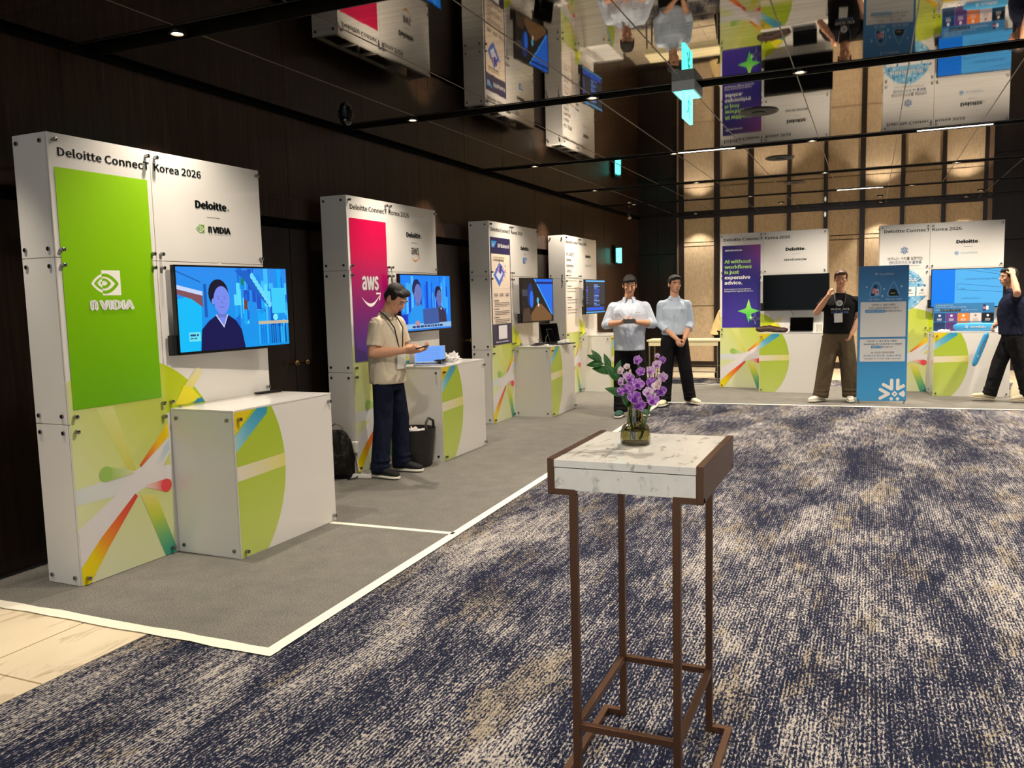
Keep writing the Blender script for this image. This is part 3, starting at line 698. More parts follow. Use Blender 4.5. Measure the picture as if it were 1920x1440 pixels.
def booth(x, y, ang, label, extra, ntop=True):
    b = empty('exhibition_booth', (x, y, 0.005), R(90 - ang), label, 'booth', 'white modular booths with printed panels')
    g = 0.0035; W = W1 + W2
    cells = {'a0': (0, W1, 0, ZA), 'a1': (0, W1, ZA, ZB), 'a2': (0, W1, ZB, ZT), 'b0': (W1, W, 0, ZA), 'b1': (W1, W, ZA, ZB), 'b2': (W1, W, ZB, ZT)}
    P = {}
    for k, (xa, xb, za, zb) in cells.items():
        q = MB(); q.box(xa + g / 2, xb - g / 2, 0, 0.010, za + g / 2, zb - g / 2); P[k] = q.build('front_panel', M_WHITE, b, bevel=0.0012)
    for za, zb in ((0, ZA), (ZA, ZB), (ZB, ZT)):
        q = MB(); q.box(0, 0.010, 0.012, BD, za + g / 2, zb - g / 2); sp = q.build('side_panel', M_WHITE, b, bevel=0.0012)
        for yy in (0.045, BD - 0.035):
            for zz in (za + 0.045, zb - 0.045): bolt(sp, 0, yy, zz, 'left')
        q = MB(); q.box(W - 0.010, W, 0.012, BD, za + g / 2, zb - g / 2); q.build('side_panel', M_WHITE, b, bevel=0.0012)
    # tubular frame seen from above in the mirror
    q = MB()
    for yy in (0.03, BD - 0.02):
        for zz in (0.02, ZA, ZB, ZT - 0.015): q.box(0.012, W - 0.012, yy - 0.012, yy + 0.012, zz - 0.012, zz + 0.012)
        for xx in (0.024, W1, W - 0.024): q.box(xx - 0.012, xx + 0.012, yy - 0.012, yy + 0.012, 0, ZT - 0.012)
    for xx in (0.024, 0.33, W1, 1.1, W - 0.024):
        for zz in (ZA, ZB, ZT - 0.015): q.box(xx - 0.012, xx + 0.012, 0.03, BD - 0.02, zz - 0.012, zz + 0.012)
    q.build('frame', M_FRAME, b)
    for xa, xb, (za, zb), pk in ((0, W1, (ZB, ZT), 'a2'), (0, W1, (ZA, ZB), 'a1'), (0, W1, (0, ZA), 'a0'), (W1, W, (ZB, ZT), 'b2'), (W1, W, (ZA, ZB), 'b1')):
        for xx in (xa + 0.032, xb - 0.032):
            for zz in (za + 0.04, zb - 0.04): bolt(P[pk], xx, 0, zz)
    g_ = rays_wall(P['a0'])
    text('Deloitte ConnecT', 0.056, 0.645, 2.285, 0.043, P['a2'], bold=0.018, y=-0.0015); text('Korea 2026', 0.677, 1.045, 2.285, 0.043, P['b2'], bold=0.018, y=-0.0015)
    text('Deloitte', 0.981, 1.252, 2.100, 0.047, P['b2'], bold=0.05, y=-0.0015)
    a = Art(-0.001); a.disc(1.267, 2.107, 0.007, (110, 140, 60), 12); a.build('full_stop', P['b2']); a = Art(-0.001); a.rect(1.072, 1.184, 2.047, 2.050, (60, 60, 60)); a.build('divider_line', P['b2']); a = Art(-0.001); extra(b, P, a); (a.build('sponsor_mark', P['b2']) if a.v else None)
    return b, P
def counter(bx, by, ang, label, ox=0.678, yoff=0.0):
    A = R(90 - ang); x = bx + math.cos(A) * ox; y = by + math.sin(A) * ox
    c = empty('booth_counter', (x, y, 0.005), A, label, 'counter', 'white booth counters'); ya, yb = -CD, -0.002; g = 0.002
    q = MB(); q.box(0, CW, ya, ya + 0.01, 0, CHT - 0.012); fp = q.build('front_panel', M_WHITE, c, bevel=0.0012)
    gr = rays_counter(fp); gr.location = (0, ya, 0)
    for sx, fc in ((0, 'left'), (CW - 0.01, 'right')):
        q = MB(); q.box(sx, sx + 0.01, ya + 0.0115, yb, 0, CHT - 0.012); sp = q.build('side_panel', M_WHITE, c, bevel=0.0012)
        if fc == 'left':
            for yy in (ya + 0.05, yb - 0.045):
                for zz in (0.045, CHT - 0.06): bolt(sp, 0, yy, zz, 'left')
    q = MB(); q.box(-0.002, CW + 0.002, ya - 0.002, yb, CHT - 0.011, CHT); tp = q.build('worktop', M_WHITE, c, bevel=0.0015)
    for xx, yy in ((0.05, yb - 0.03), (CW - 0.04, yb - 0.04)): bolt(tp, xx, yy, CHT - 0.014, 'top', 0.8)
    for xx in (0.035, CW - 0.035):
        for zz in (0.04, CHT - 0.055): bolt(fp, xx, ya, zz)
    return c

# ---- booth 1
GREEN = col_ramp([(0.9, (104, 176, 0)), (1.6, (128, 190, 10)), (2.3, (150, 205, 30))])
def ex1(b, P, a):
    g = Art(-0.003); g.rect(0.03, 0.62, 0.957, 2.225, GREEN, 1, 10); nvidia_eye(g, 0.197, 1.563, 0.137, (244, 244, 236), (122, 184, 10))
    g.build('green_poster', P['a1']); text('n', 0.178, 0.228, 1.486, 0.069, P['a1'], M_WINK, 0.06, -0.0065); text('VIDIA', 0.234, 0.468, 1.486, 0.053, P['a1'], M_WINK, 0.06, -0.0065)
    nvidia_eye(a, 0.978, 1.948, 0.05, (100, 160, 20), (222, 220, 214)); text('n', 1.078, 1.111, 1.953, 0.053, P['b2'], bold=0.05, y=-0.0025); text('VIDIA', 1.116, 1.276, 1.953, 0.041, P['b2'], bold=0.05, y=-0.0025)
B1 = (-3.88, 3.044, 0.9)
booth(*B1, 'white booth nearest the camera with a tall lime green poster', ex1)
counter(*B1, 'white counter nearest the camera, only a remote control on it')
# ---- booth 2
PURP = col_ramp([(0.9, (62, 42, 140)), (1.25, (96, 30, 120)), (1.6, (150, 10, 96)), (1.9, (196, 0, 74)), (2.3, (206, 0, 70))])
def ex2(b, P, a):
    g = Art(-0.003); g.rect(0.035, 0.615, 0.97, 2.21, PURP, 1, 14); smile(g, 0.17, 1.555, 0.30, (244, 240, 240)); g.build('magenta_poster', P['a1'])
    text('aws', 0.185, 0.455, 1.60, 0.155, P['a1'], M_WINK, 0.03, -0.006); smile(a, 1.06, 1.925, 0.16, (226, 140, 50)); text('aws', 1.065, 1.21, 1.94, 0.085, P['b2'], bold=0.01, y=-0.003)
B2 = (-4.103, 6.002, 0.11)
booth(*B2, 'second white booth with a magenta to purple poster, behind the man in the tan polo', ex2)
counter(*B2, 'white counter of the purple-poster booth, tablet and plastic wrap on it')
# ---- booth 3
def sap(a, x, z, s): a.poly([(x, z), (x, z + s), (x + 2 * s, z + s), (x + s, z)], lambda p, q: LG((20, 90, 190), (30, 160, 230), (q - z) / s))
def ex3(b, P, a):
    g = Art(-0.003); nv = (44, 40, 84); g.rect(0.03, 0.625, 0.935, 2.215, nv); g.rect(0.05, 0.605, 1.185, 2.02, (242, 224, 204)); sap(g, 0.06, 2.09, 0.08)
    r = random.Random(5)
    g.poly([(0.10, 1.77), (0.28, 1.92), (0.44, 1.80), (0.27, 1.63)], (70, 120, 210)); g.poly([(0.17, 1.77), (0.28, 1.86), (0.38, 1.79), (0.27, 1.70)], (226, 226, 248)); g.poly([(0.27, 1.80), (0.30, 1.92), (0.34, 1.86), (0.33, 1.78)], (46, 60, 150))
    for i in range(26):
        t = r.random() * 6.28; k = r.uniform(0.05, 0.16); g.disc(0.33 + k * 1.2 * math.cos(t), 1.80 + k * math.sin(t), r.uniform(0.006, 0.018), r.choice([(200, 90, 170), (80, 50, 130), (130, 150, 230), (240, 160, 190), (60, 120, 210)]), 10)
    for z, c in ((1.57, 3), (1.50, 2)): g.rect(0.08, 0.58, z + 0.04, z + 0.042, (196, 182, 170))
    for i in range(3): rows(g, 0.10 + 0.17 * i, 0.21 + 0.17 * i, 1.55, 2, 0.022, 0.011, (120, 100, 110), 20 + i)
    rows(g, 0.10, 0.56, 1.985, 1, 0.03, 0.010, (150, 130, 90), 3); rows(g, 0.10, 0.5, 1.955, 1, 0.03, 0.013, (90, 80, 60), 4)
    for k, z in enumerate((1.47, 1.37, 1.27)):
        g.disc(0.09, z - 0.006, 0.008, (60, 50, 110), 8); rows(g, 0.11, 0.24, z, 1, 0.02, 0.012, (50, 44, 80), 30 + k); rows(g, 0.11, 0.57, z - 0.028, 3, 0.019, 0.009, (110, 96, 100), 40 + k)
    g.rect(0.20, 0.46, 1.0, 1.165, (236, 234, 240)); rows(g, 0.12, 0.54, 0.975, 1, 0.02, 0.012, (220, 220, 235), 60)
    g.build('white_and_navy_poster', P['a1']); text('SAP', 0.068, 0.15, 2.105, 0.042, P['a2'], M_WINK, 0.02, -0.004); text('SAP Business AI', 0.24, 0.59, 2.10, 0.045, P['a2'], M_WINK, 0.03, -0.004)
    sap(a, 1.05, 1.93, 0.075); text('SAP', 1.062, 1.15, 1.943, 0.045, P['b2'], M_WINK, 0.02, -0.004)
B3 = (-4.116, 8.894, -0.58)
booth(*B3, 'third white booth with a navy-headed poster of a purple illustration', ex3)
counter(*B3, 'white counter of the third booth, laptop and tangled cables on it')
# ---- booth 4
def ex4(b, P, a):
    q = P['a2']
    for i, s in enumerate(('비즈니스를 위한', 'Gemini', 'Enterprise', '시작하기')): text(s, 0.06, None if i else 0.43, 2.10 - i * 0.085, 0.05, q, M_INK, 0.008, -0.0015)
    g = Art(-0.003); g.rect(0.03, 0.62, 0.95, 1.76, (238, 226, 214)); 
    for k, z in enumerate((1.78, 1.62, 1.45, 1.30)): rows(g, 0.08, 0.28, z + 0.035, 1, 0.02, 0.014, (50, 46, 44), 70 + k); rows(g, 0.08, 0.56, z, 2, 0.045, 0.014, (140, 130, 122), 80 + k)
    g.build('text_poster', P['a1']); text('Google Cloud', 0.97, 1.28, 1.96, 0.034, P['b2'], mat('grey_ink', (110, 110, 112)), 0.0, -0.0015)
    text('SK', 0.08, 0.16, 1.02, 0.022, P['a1'], M_INK, 0.01, -0.003); text('Google', 0.20, 0.34, 1.02, 0.022, P['a1'], mat('violet_ink', (150, 110, 190)), 0, -0.003)
B4 = (-4.169, 11.668, -0.47)
booth(*B4, 'fourth and farthest booth of the left row, poster of plain black text', ex4)
counter(*B4, 'white counter of the farthest booth in the left row, behind the man with a phone')
# ---- booth 5
def ex5(b, P, a):
    g = Art(-0.003)
    def c5(x, z):
        t = max(0, min(1, (z - 0.95) / 1.25)); c = LG((72, 52, 160), (30, 22, 104), min(1, t * 1.6)); k = max(0, (x - 0.15) / 0.45) * max(0, (t - 0.6) / 0.4); c = LG(c, (150, 60, 150), k)
        k2 = max(0, (x - 0.35) / 0.3) * max(0, (0.2 - t) / 0.2); return LG(c, (14, 30, 70), k2)
    g.rect(0.035, 0.615, 0.945, 2.215, c5, 8, 16)
    def star(cx, cz, r, q, col, col2):
        pts = []
        for i in range(4):
            A = R(90 * i)
            pts.append((cx + r * math.cos(A), cz + r * math.sin(A) * 1.1))
            for t in (0.25, 0.5, 0.75):
                B = A + R(90) * t; k = q * r * (1 + 2.6 * (abs(t - 0.5)) ** 2 * 2); pts.append((cx + k * math.cos(B), cz + k * math.sin(B)))
        g.poly(pts, lambda x, z: LG(col, col2, max(0, min(1, (z - cz + r) / (2 * r)))))
    star(0.44, 1.20, 0.17, 0.36, (40, 190, 60), (180, 230, 110)); star(0.54, 1.08, 0.085, 0.33, (170, 170, 210), (130, 130, 180)); star(0.54, 1.08, 0.07, 0.33, (44, 44, 90), (60, 60, 110)); star(0.475, 1.10, 0.04, 0.3, (170, 240, 150), (220, 250, 190))
    g.build('violet_poster', P['a1']); pg = mat('lime_ink', (176, 222, 120)); yy = -0.0075
    text('servicenow', 0.075, 0.34, 2.13, 0.030, P['a2'], M_WINK, 0.03, yy)
    text('AI without', 0.07, 0.475, 1.945, 0.052, P['a2'], pg, 0.03, yy); text('workflows', 0.07, 0.485, 1.862, 0.052, P['a2'], pg, 0.03, yy); text('is just', 0.07, 0.295, 1.782, 0.052, P['a2'], pg, 0.03, yy)
    text('expensive', 0.07, 0.465, 1.70, 0.052, P['a1'], M_WINK, 0.03, yy); text('advice.', 0.07, 0.345, 1.618, 0.052, P['a1'], M_WINK, 0.03, yy)
    text("Learn more in ServiceNow's", 0.07, 0.475, 1.535, 0.019, P['a1'], M_WINK, 0.02, yy); text('Blueprint for Agentic Business.', 0.07, 0.51, 1.503, 0.019, P['a1'], M_WINK, 0.02, yy)
    text('servicenow', 0.955, 1.285, 1.95, 0.036, P['b2'], bold=0.025, y=-0.0015)
B5 = (-2.186, 13.313, 92.13)
booth(*B5, 'white booth facing the camera with a violet poster and dark television', ex5)
counter(*B5, 'white counter of the violet-poster booth, brown bag and laptop on it')
# ---- booth 6
BL = (30, 96, 160)
def ex6(b, P, a):
    g = Art(-0.001); snow_logo(g, 0.325, 2.03, 0.062, BL); 
    g.disc(0.30, 1.47, 0.295, (120, 178, 214), 40); r = random.Random(9)
    for i in range(260):
        t = r.random() * 6.28; k = 0.31 * math.sqrt(r.uniform(0.15, 1)); s_ = r.uniform(0.006, 0.02)
        g.k = 34 + i % 12; g.disc(0.30 + k * math.cos(t), 1.47 + k * math.sin(t), s_, r.choice([(74, 150, 196), (150, 200, 226), (40, 120, 176), (190, 220, 236)]), 6)
    g.k = 48
    for i in range(4): g.rect(0.03 + 0.155 * i, 0.165 + 0.155 * i, 1.38, 1.51, (236, 230, 224)); g.disc(0.10 + 0.155 * i, 1.46, 0.02, (120, 140, 160), 10); rows(g, 0.06 + 0.155 * i, 0.14 + 0.155 * i, 1.42, 1, 0.02, 0.008, (90, 90, 100), 90 + i)
    g.build('round_blue_artwork', P['a1']); bi = mat('blue_ink', (44, 100, 150))
    text('비즈니스 가치를 실현하는', 0.11, 0.565, 1.895, 0.038, P['a2'], M_INK, 0.01, -0.0015); text('엔터프라이즈 AI 플랫폼', 0.125, 0.55, 1.84, 0.038, P['a2'], bi, 0.01, -0.0015)
    text('EASY. CONNECTED. TRUSTED', 0.15, 0.52, 1.80, 0.016, P['a2'], M_INK, 0.0, -0.0015); text('AI DATA CLOUD', 0.08, 0.505, 1.585, 0.05, P['a1'], M_WINK, 0.03, -0.012)
    snow_logo(a, 0.99, 1.965, 0.035, (60, 150, 210)); text('snowflake', 1.04, 1.25, 1.95, 0.030, P['b2'], mat('pale_blue_ink', (110, 150, 180)), 0.0, -0.0015)
B6 = (0.095, 13.203, 87.07)
booth(*B6, 'white booth at the far right with a round blue artwork', ex6)
counter(*B6, 'white counter of the far right booth, blue card display on it')
bpy.data.objects.remove(bolt_proto)

# ================================================================== TELEVISIONS
M_BEZEL = mat('tv_bezel', (10, 10, 11), 0.3); M_ARM = mat('tv_arm_black', (20, 20, 21), 0.5)
def television(pl, pr, zb, zt, label, wall, art=None, badge=True):
    """pl, pr = world xy of left/right lower corner of the screen front; wall = local depth to booth face"""
    pl = V(pl); pr = V(pr); d = pr - pl; wd = d.length; A = math.atan2(d.y, d.x); h = zt - zb
    t = empty('television', (pl.x, pl.y, zb), A, label, 'television', 'wall-arm televisions on the booths')
    q = MB(); q.box(0, wd, 0.004, 0.035, 0, h); q.box(wd * 0.2, wd * 0.8, 0.035, 0.06, h * 0.15, h * 0.75); q.build('housing', M_BEZEL, t, bevel=0.003)
    q = MB(); b = 0.011
    for bx in ((0, wd, 0, b * 1.5), (0, wd, h - b, h), (0, b, 0, h), (wd - b, wd, 0, h)): q.box(bx[0], bx[1], 0.0, 0.006, bx[2], bx[3])
    q.build('bezel', M_BLACK, t)
    q = MB(); q.box(b, wd - b, 0.003, 0.0038, b * 1.4, h - b)
    sc = q.build('screen', mat('dark_screen', (2, 2, 2), 0.12, spec=0.12), t)
    if art:
        a = Art(0.0029, 0.00008); art(a, b, wd - b, b * 1.4, h - b); a.build('picture', sc, M_SCREEN)
    q = MB(); q.box(wd * 0.42, wd * 0.58, 0.06, wall - 0.025, h * 0.42, h * 0.50); q.box(wd * 0.36, wd * 0.64, wall - 0.025, wall - 0.005, h * 0.25, h * 0.7); q.build('mounting_arm', M_ARM, t)
    q = MB(); q.box(-0.035, 0.012, 0.012, 0.05, 0.0, 0.12) if wall < 0.2 else q.box(-0.07, 0.01, 0.03, 0.07, h * 0.15, h * 0.6); q.build('side_bracket', M_ARM, t)
    if badge: text('SAMSUNG' if False else '—', wd * 0.88, wd * 0.93, 0.006, 0.004, t, mat('badge_grey', (150, 150, 150)), 0, -0.0006, 'badge')
    return t
def person_pic(a, cx, z0, s, cloth_, skin, hair, neck='v'):
    a.poly([(cx - 0.34 * s, z0), (cx - 0.31 * s, z0 + 0.26 * s), (cx - 0.20 * s, z0 + 0.36 * s), (cx - 0.08 * s, z0 + 0.43 * s), (cx + 0.10 * s, z0 + 0.43 * s), (cx + 0.22 * s, z0 + 0.36 * s), (cx + 0.31 * s, z0 + 0.24 * s), (cx + 0.36 * s, z0)], cloth_)
    if neck == 'v':
        a.poly([(cx - 0.095 * s, z0 + 0.435 * s), (cx + 0.105 * s, z0 + 0.435 * s), (cx + 0.03 * s, z0 + 0.27 * s)], (210, 220, 240)); a.poly([(cx - 0.08 * s, z0 + 0.44 * s), (cx + 0.09 * s, z0 + 0.44 * s), (cx + 0.03 * s, z0 + 0.295 * s)], skin)
    a.rect(cx - 0.06 * s, cx + 0.075 * s, z0 + 0.40 * s, z0 + 0.52 * s, tuple(int(c * 0.86) for c in skin))
    a.disc(cx - 0.03 * s, z0 + 0.70 * s, 0.155 * s, hair, 20, 0.175 * s); a.disc(cx + 0.015 * s, z0 + 0.615 * s, 0.125 * s, skin, 24, 0.175 * s)
    a.disc(cx - 0.12 * s, z0 + 0.60 * s, 0.02 * s, skin, 10, 0.04 * s)
    dk = tuple(int(c * 0.72) for c in skin)
    for e in (-0.035, 0.06): a.disc(cx + e * s, z0 + 0.635 * s, 0.014 * s, dk, 8, 0.008 * s); a.rect(cx + (e - 0.02) * s, cx + (e + 0.02) * s, z0 + 0.66 * s, z0 + 0.667 * s, dk)
    a.poly([(cx + 0.01 * s, z0 + 0.63 * s), (cx + 0.032 * s, z0 + 0.575 * s), (cx + 0.002 * s, z0 + 0.572 * s)], tuple(int(c * 0.88) for c in skin)); a.rect(cx - 0.02 * s, cx + 0.05 * s, z0 + 0.525 * s, z0 + 0.533 * s, dk)
def tv1(a, x0, x1, z0, z1):
    w_, h_ = x1 - x0, z1 - z0; X = lambda u: x0 + w_ * u; Z = lambda v: z0 + h_ * v; r = random.Random(4)
    a.rect(x0, x1, z0, z1, lambda x, z: LG((0, 150, 235), (40, 140, 240), (z - z0) / h_), 6, 6)
    a.poly([(X(0), Z(0.0)), (X(0.18), Z(0.0)), (X(0.2), Z(0.58)), (X(0.11), Z(0.66)), (X(0), Z(0.62))], (0, 188, 250))
    a.poly([(X(0), Z(0.74)), (X(0.21), Z(0.66)), (X(0.21), Z(0.52)), (X(0.12), Z(0.62)), (X(0), Z(0.68))], (130, 80, 90)); a.poly([(X(0), Z(0.79)), (X(0.21), Z(0.71)), (X(0.21), Z(0.66)), (X(0), Z(0.74))], (200, 214, 250))
    a.line(X(0.0), Z(0.95), X(0.2), Z(0.82), 0.006, (20, 80, 170)); a.rect(X(0.22), X(0.245), Z(0.4), Z(0.8), (16, 90, 180))
    for i in range(60):
        u = r.uniform(0.48, 0.99); hh = r.uniform(0.06, 0.3); v = r.uniform(0.22, 0.8); c = r.choice([(0, 170, 250), (60, 190, 255), (10, 110, 220), (90, 220, 250), (0, 140, 240), (20, 80, 200)])
        a.k = 8 + i % 8; a.rect(X(u), min(X(u + r.uniform(0.01, 0.05)), x1), Z(v), min(Z(v + hh), z1), c)
    a.k = 17; a.poly([(X(0.5), Z(0.97)), (X(0.62), Z(0.97)), (X(0.82), Z(0.6)), (X(0.8), Z(0.52))], (16, 96, 200))
    for i in range(9): a.disc(X(0.66 + 0.02 * i), Z(0.9 - 0.045 * i), 0.016, (110, 220, 255), 12, 0.022)
    a.rect(X(0.84), X(0.98), Z(0.42), Z(0.75), (60, 205, 250)); a.rect(X(0.7), X(1.0), Z(0.285), Z(0.325), (196, 186, 160)); a.disc(X(0.87), Z(0.37), 0.022, (120, 240, 250), 14)
    for i in range(14): a.rect(X(0.7 + 0.02 * i), X(0.71 + 0.02 * i), Z(0.03), Z(0.28), r.choice([(0, 60, 150), (40, 190, 250), (0, 110, 220), (10, 40, 90)]))
    a.rect(X(0.57), X(0.60), Z(0.48), Z(0.60), (120, 60, 50)); a.rect(X(0.55), X(0.58), Z(0.79), Z(0.87), (10, 130, 110))
    person_pic(a, X(0.36), z0, h_ * 0.98, (6, 4, 76), (120, 140, 240), (6, 6, 40))
    a.rect(X(0.075), X(0.17), Z(0.12), Z(0.23), (110, 226, 240)); rows(a, X(0.085), X(0.155), Z(0.205), 1, 0.02, 0.012, (10, 70, 130), 2); rows(a, X(0.085), X(0.16), Z(0.165), 1, 0.02, 0.009, (40, 120, 170), 3)
def tv2(a, x0, x1, z0, z1):
    w_, h_ = x1 - x0, z1 - z0; X = lambda u: x0 + w_ * u; Z = lambda v: z0 + h_ * v; r = random.Random(8)
    a.rect(x0, x1, z0, z1, (20, 130, 245))
    for i in range(40): a.k = 2 + i % 6; u = r.random() * 0.95; a.rect(X(u), X(u + r.uniform(0.01, 0.05)), Z(r.uniform(0.15, 0.4)), Z(r.uniform(0.5, 1)), r.choice([(0, 110, 240), (50, 170, 255), (10, 60, 200), (40, 150, 250), (90, 190, 255)]))
    a.k = 9; a.rect(X(0.1), X(0.22), Z(0.68), Z(0.85), (60, 170, 235)); a.rect(X(0.0), X(0.12), Z(0.1), Z(0.3), (20, 50, 190))
    person_pic(a, X(0.32), z0 + 0.02, h_ * 1.02, (30, 150, 240), (110, 120, 190), (20, 30, 90), 'n'); person_pic(a, X(0.75), z0 + 0.03, h_ * 0.86, (52, 44, 70), (100, 110, 180), (20, 16, 50), 'n')
    a.disc(X(0.79), Z(0.38), 0.012, (200, 220, 240), 10)
    a.rect(x0, x1, z0, Z(0.12), (150, 190, 230)); a.poly([(X(0.42), Z(0.1)), (X(0.41), Z(0.38)), (X(0.73), Z(0.40)), (X(0.74), Z(0.10))], (60, 90, 160)); a.disc(X(0.30), Z(0.13), 0.045, (190, 140, 150), 14, 0.025); a.rect(X(0.0), X(1), Z(0.0), Z(0.03), (40, 130, 230)); rows(a, X(0.2), X(0.9), Z(0.085), 1, 0.02, 0.02, (20, 60, 120), 5)
def tv3(a, x0, x1, z0, z1):
    w_, h_ = x1 - x0, z1 - z0; X = lambda u: x0 + w_ * u; Z = lambda v: z0 + h_ * v
    a.rect(x0, x1, z0, z1, (34, 26, 24)); a.poly([(X(0.38), Z(1)), (X(1), Z(1)), (X(1), Z(0.12)), (X(0.95), Z(0.2))], (30, 110, 235)); a.poly([(X(0.38), Z(1)), (X(0.42), Z(1)), (X(1), Z(0.12)), (X(0.94), Z(0.16))], (70, 170, 255)); a.rect(X(0.45), X(1), Z(0.88), Z(0.93), (30, 30, 110))
    a.rect(X(0.0), X(0.2), Z(0.6), Z(0.75), (70, 66, 70)); a.disc(X(0.26), Z(0.62), 0.08, (26, 50, 120), 20, 0.15); a.disc(X(0.3), Z(0.52), 0.05, (40, 110, 230), 18, 0.11); a.disc(X(0.5), Z(0.49), 0.03, (90, 180, 220), 14, 0.04)
    a.poly([(X(0.2), Z(0)), (X(0.3), Z(0.2)), (X(0.5), Z(0.42)), (X(0.62), Z(0.4)), (X(0.95), Z(0.12)), (X(0.95), Z(0))], (120, 84, 50)); a.poly([(X(0.0), Z(0.0)), (X(0.05), Z(0.3)), (X(0.22), Z(0.33)), (X(0.3), Z(0.0))], (74, 56, 44)); a.disc(X(0.52), Z(0.38), 0.022, (240, 220, 200), 12)
def tv4(a, x0, x1, z0, z1):
    w_, h_ = x1 - x0, z1 - z0; X = lambda u: x0 + w_ * u; Z = lambda v: z0 + h_ * v; r = random.Random(2)
    a.rect(x0, x1, z0, z1, (56, 58, 66)); a.rect(x0, x1, Z(0.95), z1, (110, 190, 245)); a.rect(x0, x1, z0, Z(0.04), (70, 170, 240)); a.rect(X(0.05), X(0.92), Z(0.08), Z(0.17), (24, 90, 235)); a.rect(x0, x1, Z(0.2), Z(0.25), (28, 30, 38))
    for i in range(14): a.rect(X(0.42 + 0.0 * i), X(0.52 + r.random() * 0.22), Z(0.22 + 0.048 * i), Z(0.25 + 0.048 * i), r.choice([(90, 130, 220), (130, 170, 240), (60, 90, 190)]))
    for i in range(7): a.rect(X(0.04), X(0.10), Z(0.3 + 0.08 * i), Z(0.33 + 0.08 * i), (90, 110, 220))
    a.disc(X(0.06), Z(0.7), 0.03, (110, 80, 240), 12, 0.02)
def tv6(a, x0, x1, z0, z1):
    w_, h_ = x1 - x0, z1 - z0; X = lambda u: x0 + w_ * u; Z = lambda v: z0 + h_ * v
    a.rect(x0, X(0.33), z0, z1, (0, 132, 248)); a.rect(X(0.33), x1, z0, z1, (88, 186, 246)); dk = (20, 50, 110)
    a.line(X(0.5), Z(0.98), x1, Z(0.83), 0.004, dk); a.line(X(0.72), Z(0.99), x1, Z(0.9), 0.004, dk)
    for p in (((0.36, 0.62), (0.99, 0.50)), ((0.36, 0.46), (0.99, 0.38)), ((0.36, 0.62), (0.36, 0.46))): a.line(X(p[0][0]), Z(p[0][1]), X(p[1][0]), Z(p[1][1]), 0.004, dk)
TV1 = television((-3.80, 3.755), (-3.69, 4.66), 1.205, 1.745, 'television on the first booth showing a man in a navy sweater', 0.12, tv1)
television((-4.0, 6.66), (-3.995, 7.66), 1.195, 1.748, 'television on the second booth showing two people at a laptop', 0.098, tv2)
television((-3.99, 9.55), (-3.90, 10.42), 1.18, 1.745, 'television on the third booth showing a brown and blue scene', 0.16, tv3)
television((-4.0, 12.10), (-3.94, 12.92), 1.22, 1.75, 'television on the fourth booth showing dark grey menus with blue bars', 0.17, tv4)
television((-1.522, 13.17), (-0.572, 13.14), 1.206, 1.748, 'switched-off black television on the violet-poster booth', 0.11)
t6 = television((0.765, 13.13), (1.665, 13.17), 1.207, 1.752, 'television on the far right booth showing bright blue slides', 0.11, tv6)
dkb = mat('slide_text_blue', (20, 50, 110)); s6 = [k for k in kids(t6) if k.name.startswith('screen')][0]
for s, x, z, wd in (('• Loaded & iterative files', 0.40, 0.385, 0.42), ('• Sho', 0.35, 0.255, 0.08), ('confirm actions', 0.38, 0.12, 0.24)): text(s, x, x + wd, z, 0.022, s6, dkb, 0.0, 0.0015)

# ================================================================== MARBLE SIDE TABLE
M_BRONZE = mat('bronze_lacquer', (108, 77, 58), 0.34, 0.7); M_MARBLE = make_marble('white_marble', (236, 234, 228), (140, 136, 130), 5.5, False, 0.95, 0.8)
TX0, TX1, TY0, TY1, TH = -0.865, -0.41, 2.235, 2.76, 1.03
tb_ = empty('side_table', ((TX0 + TX1) / 2, (TY0 + TY1) / 2, 0.0), 0, 'tall marble-topped side table with thin bronze legs in the foreground', 'table')
hx, hy = (TX1 - TX0) / 2, (TY1 - TY0) / 2; PT = 0.02; bh = 0.105
q = MB(); q.box(-hx + PT, hx - PT, -hy, hy, TH - 0.026, TH - 0.004); q.build('marble_top', M_MARBLE, tb_, bevel=0.0012)
q = MB(); q.box(-hx + PT + 0.001, hx - PT - 0.001, -hy + 0.001, hy - 0.001, TH - bh + 0.012, TH - 0.0285); q.build('marble_drawer', M_MARBLE, tb_, bevel=0.001)
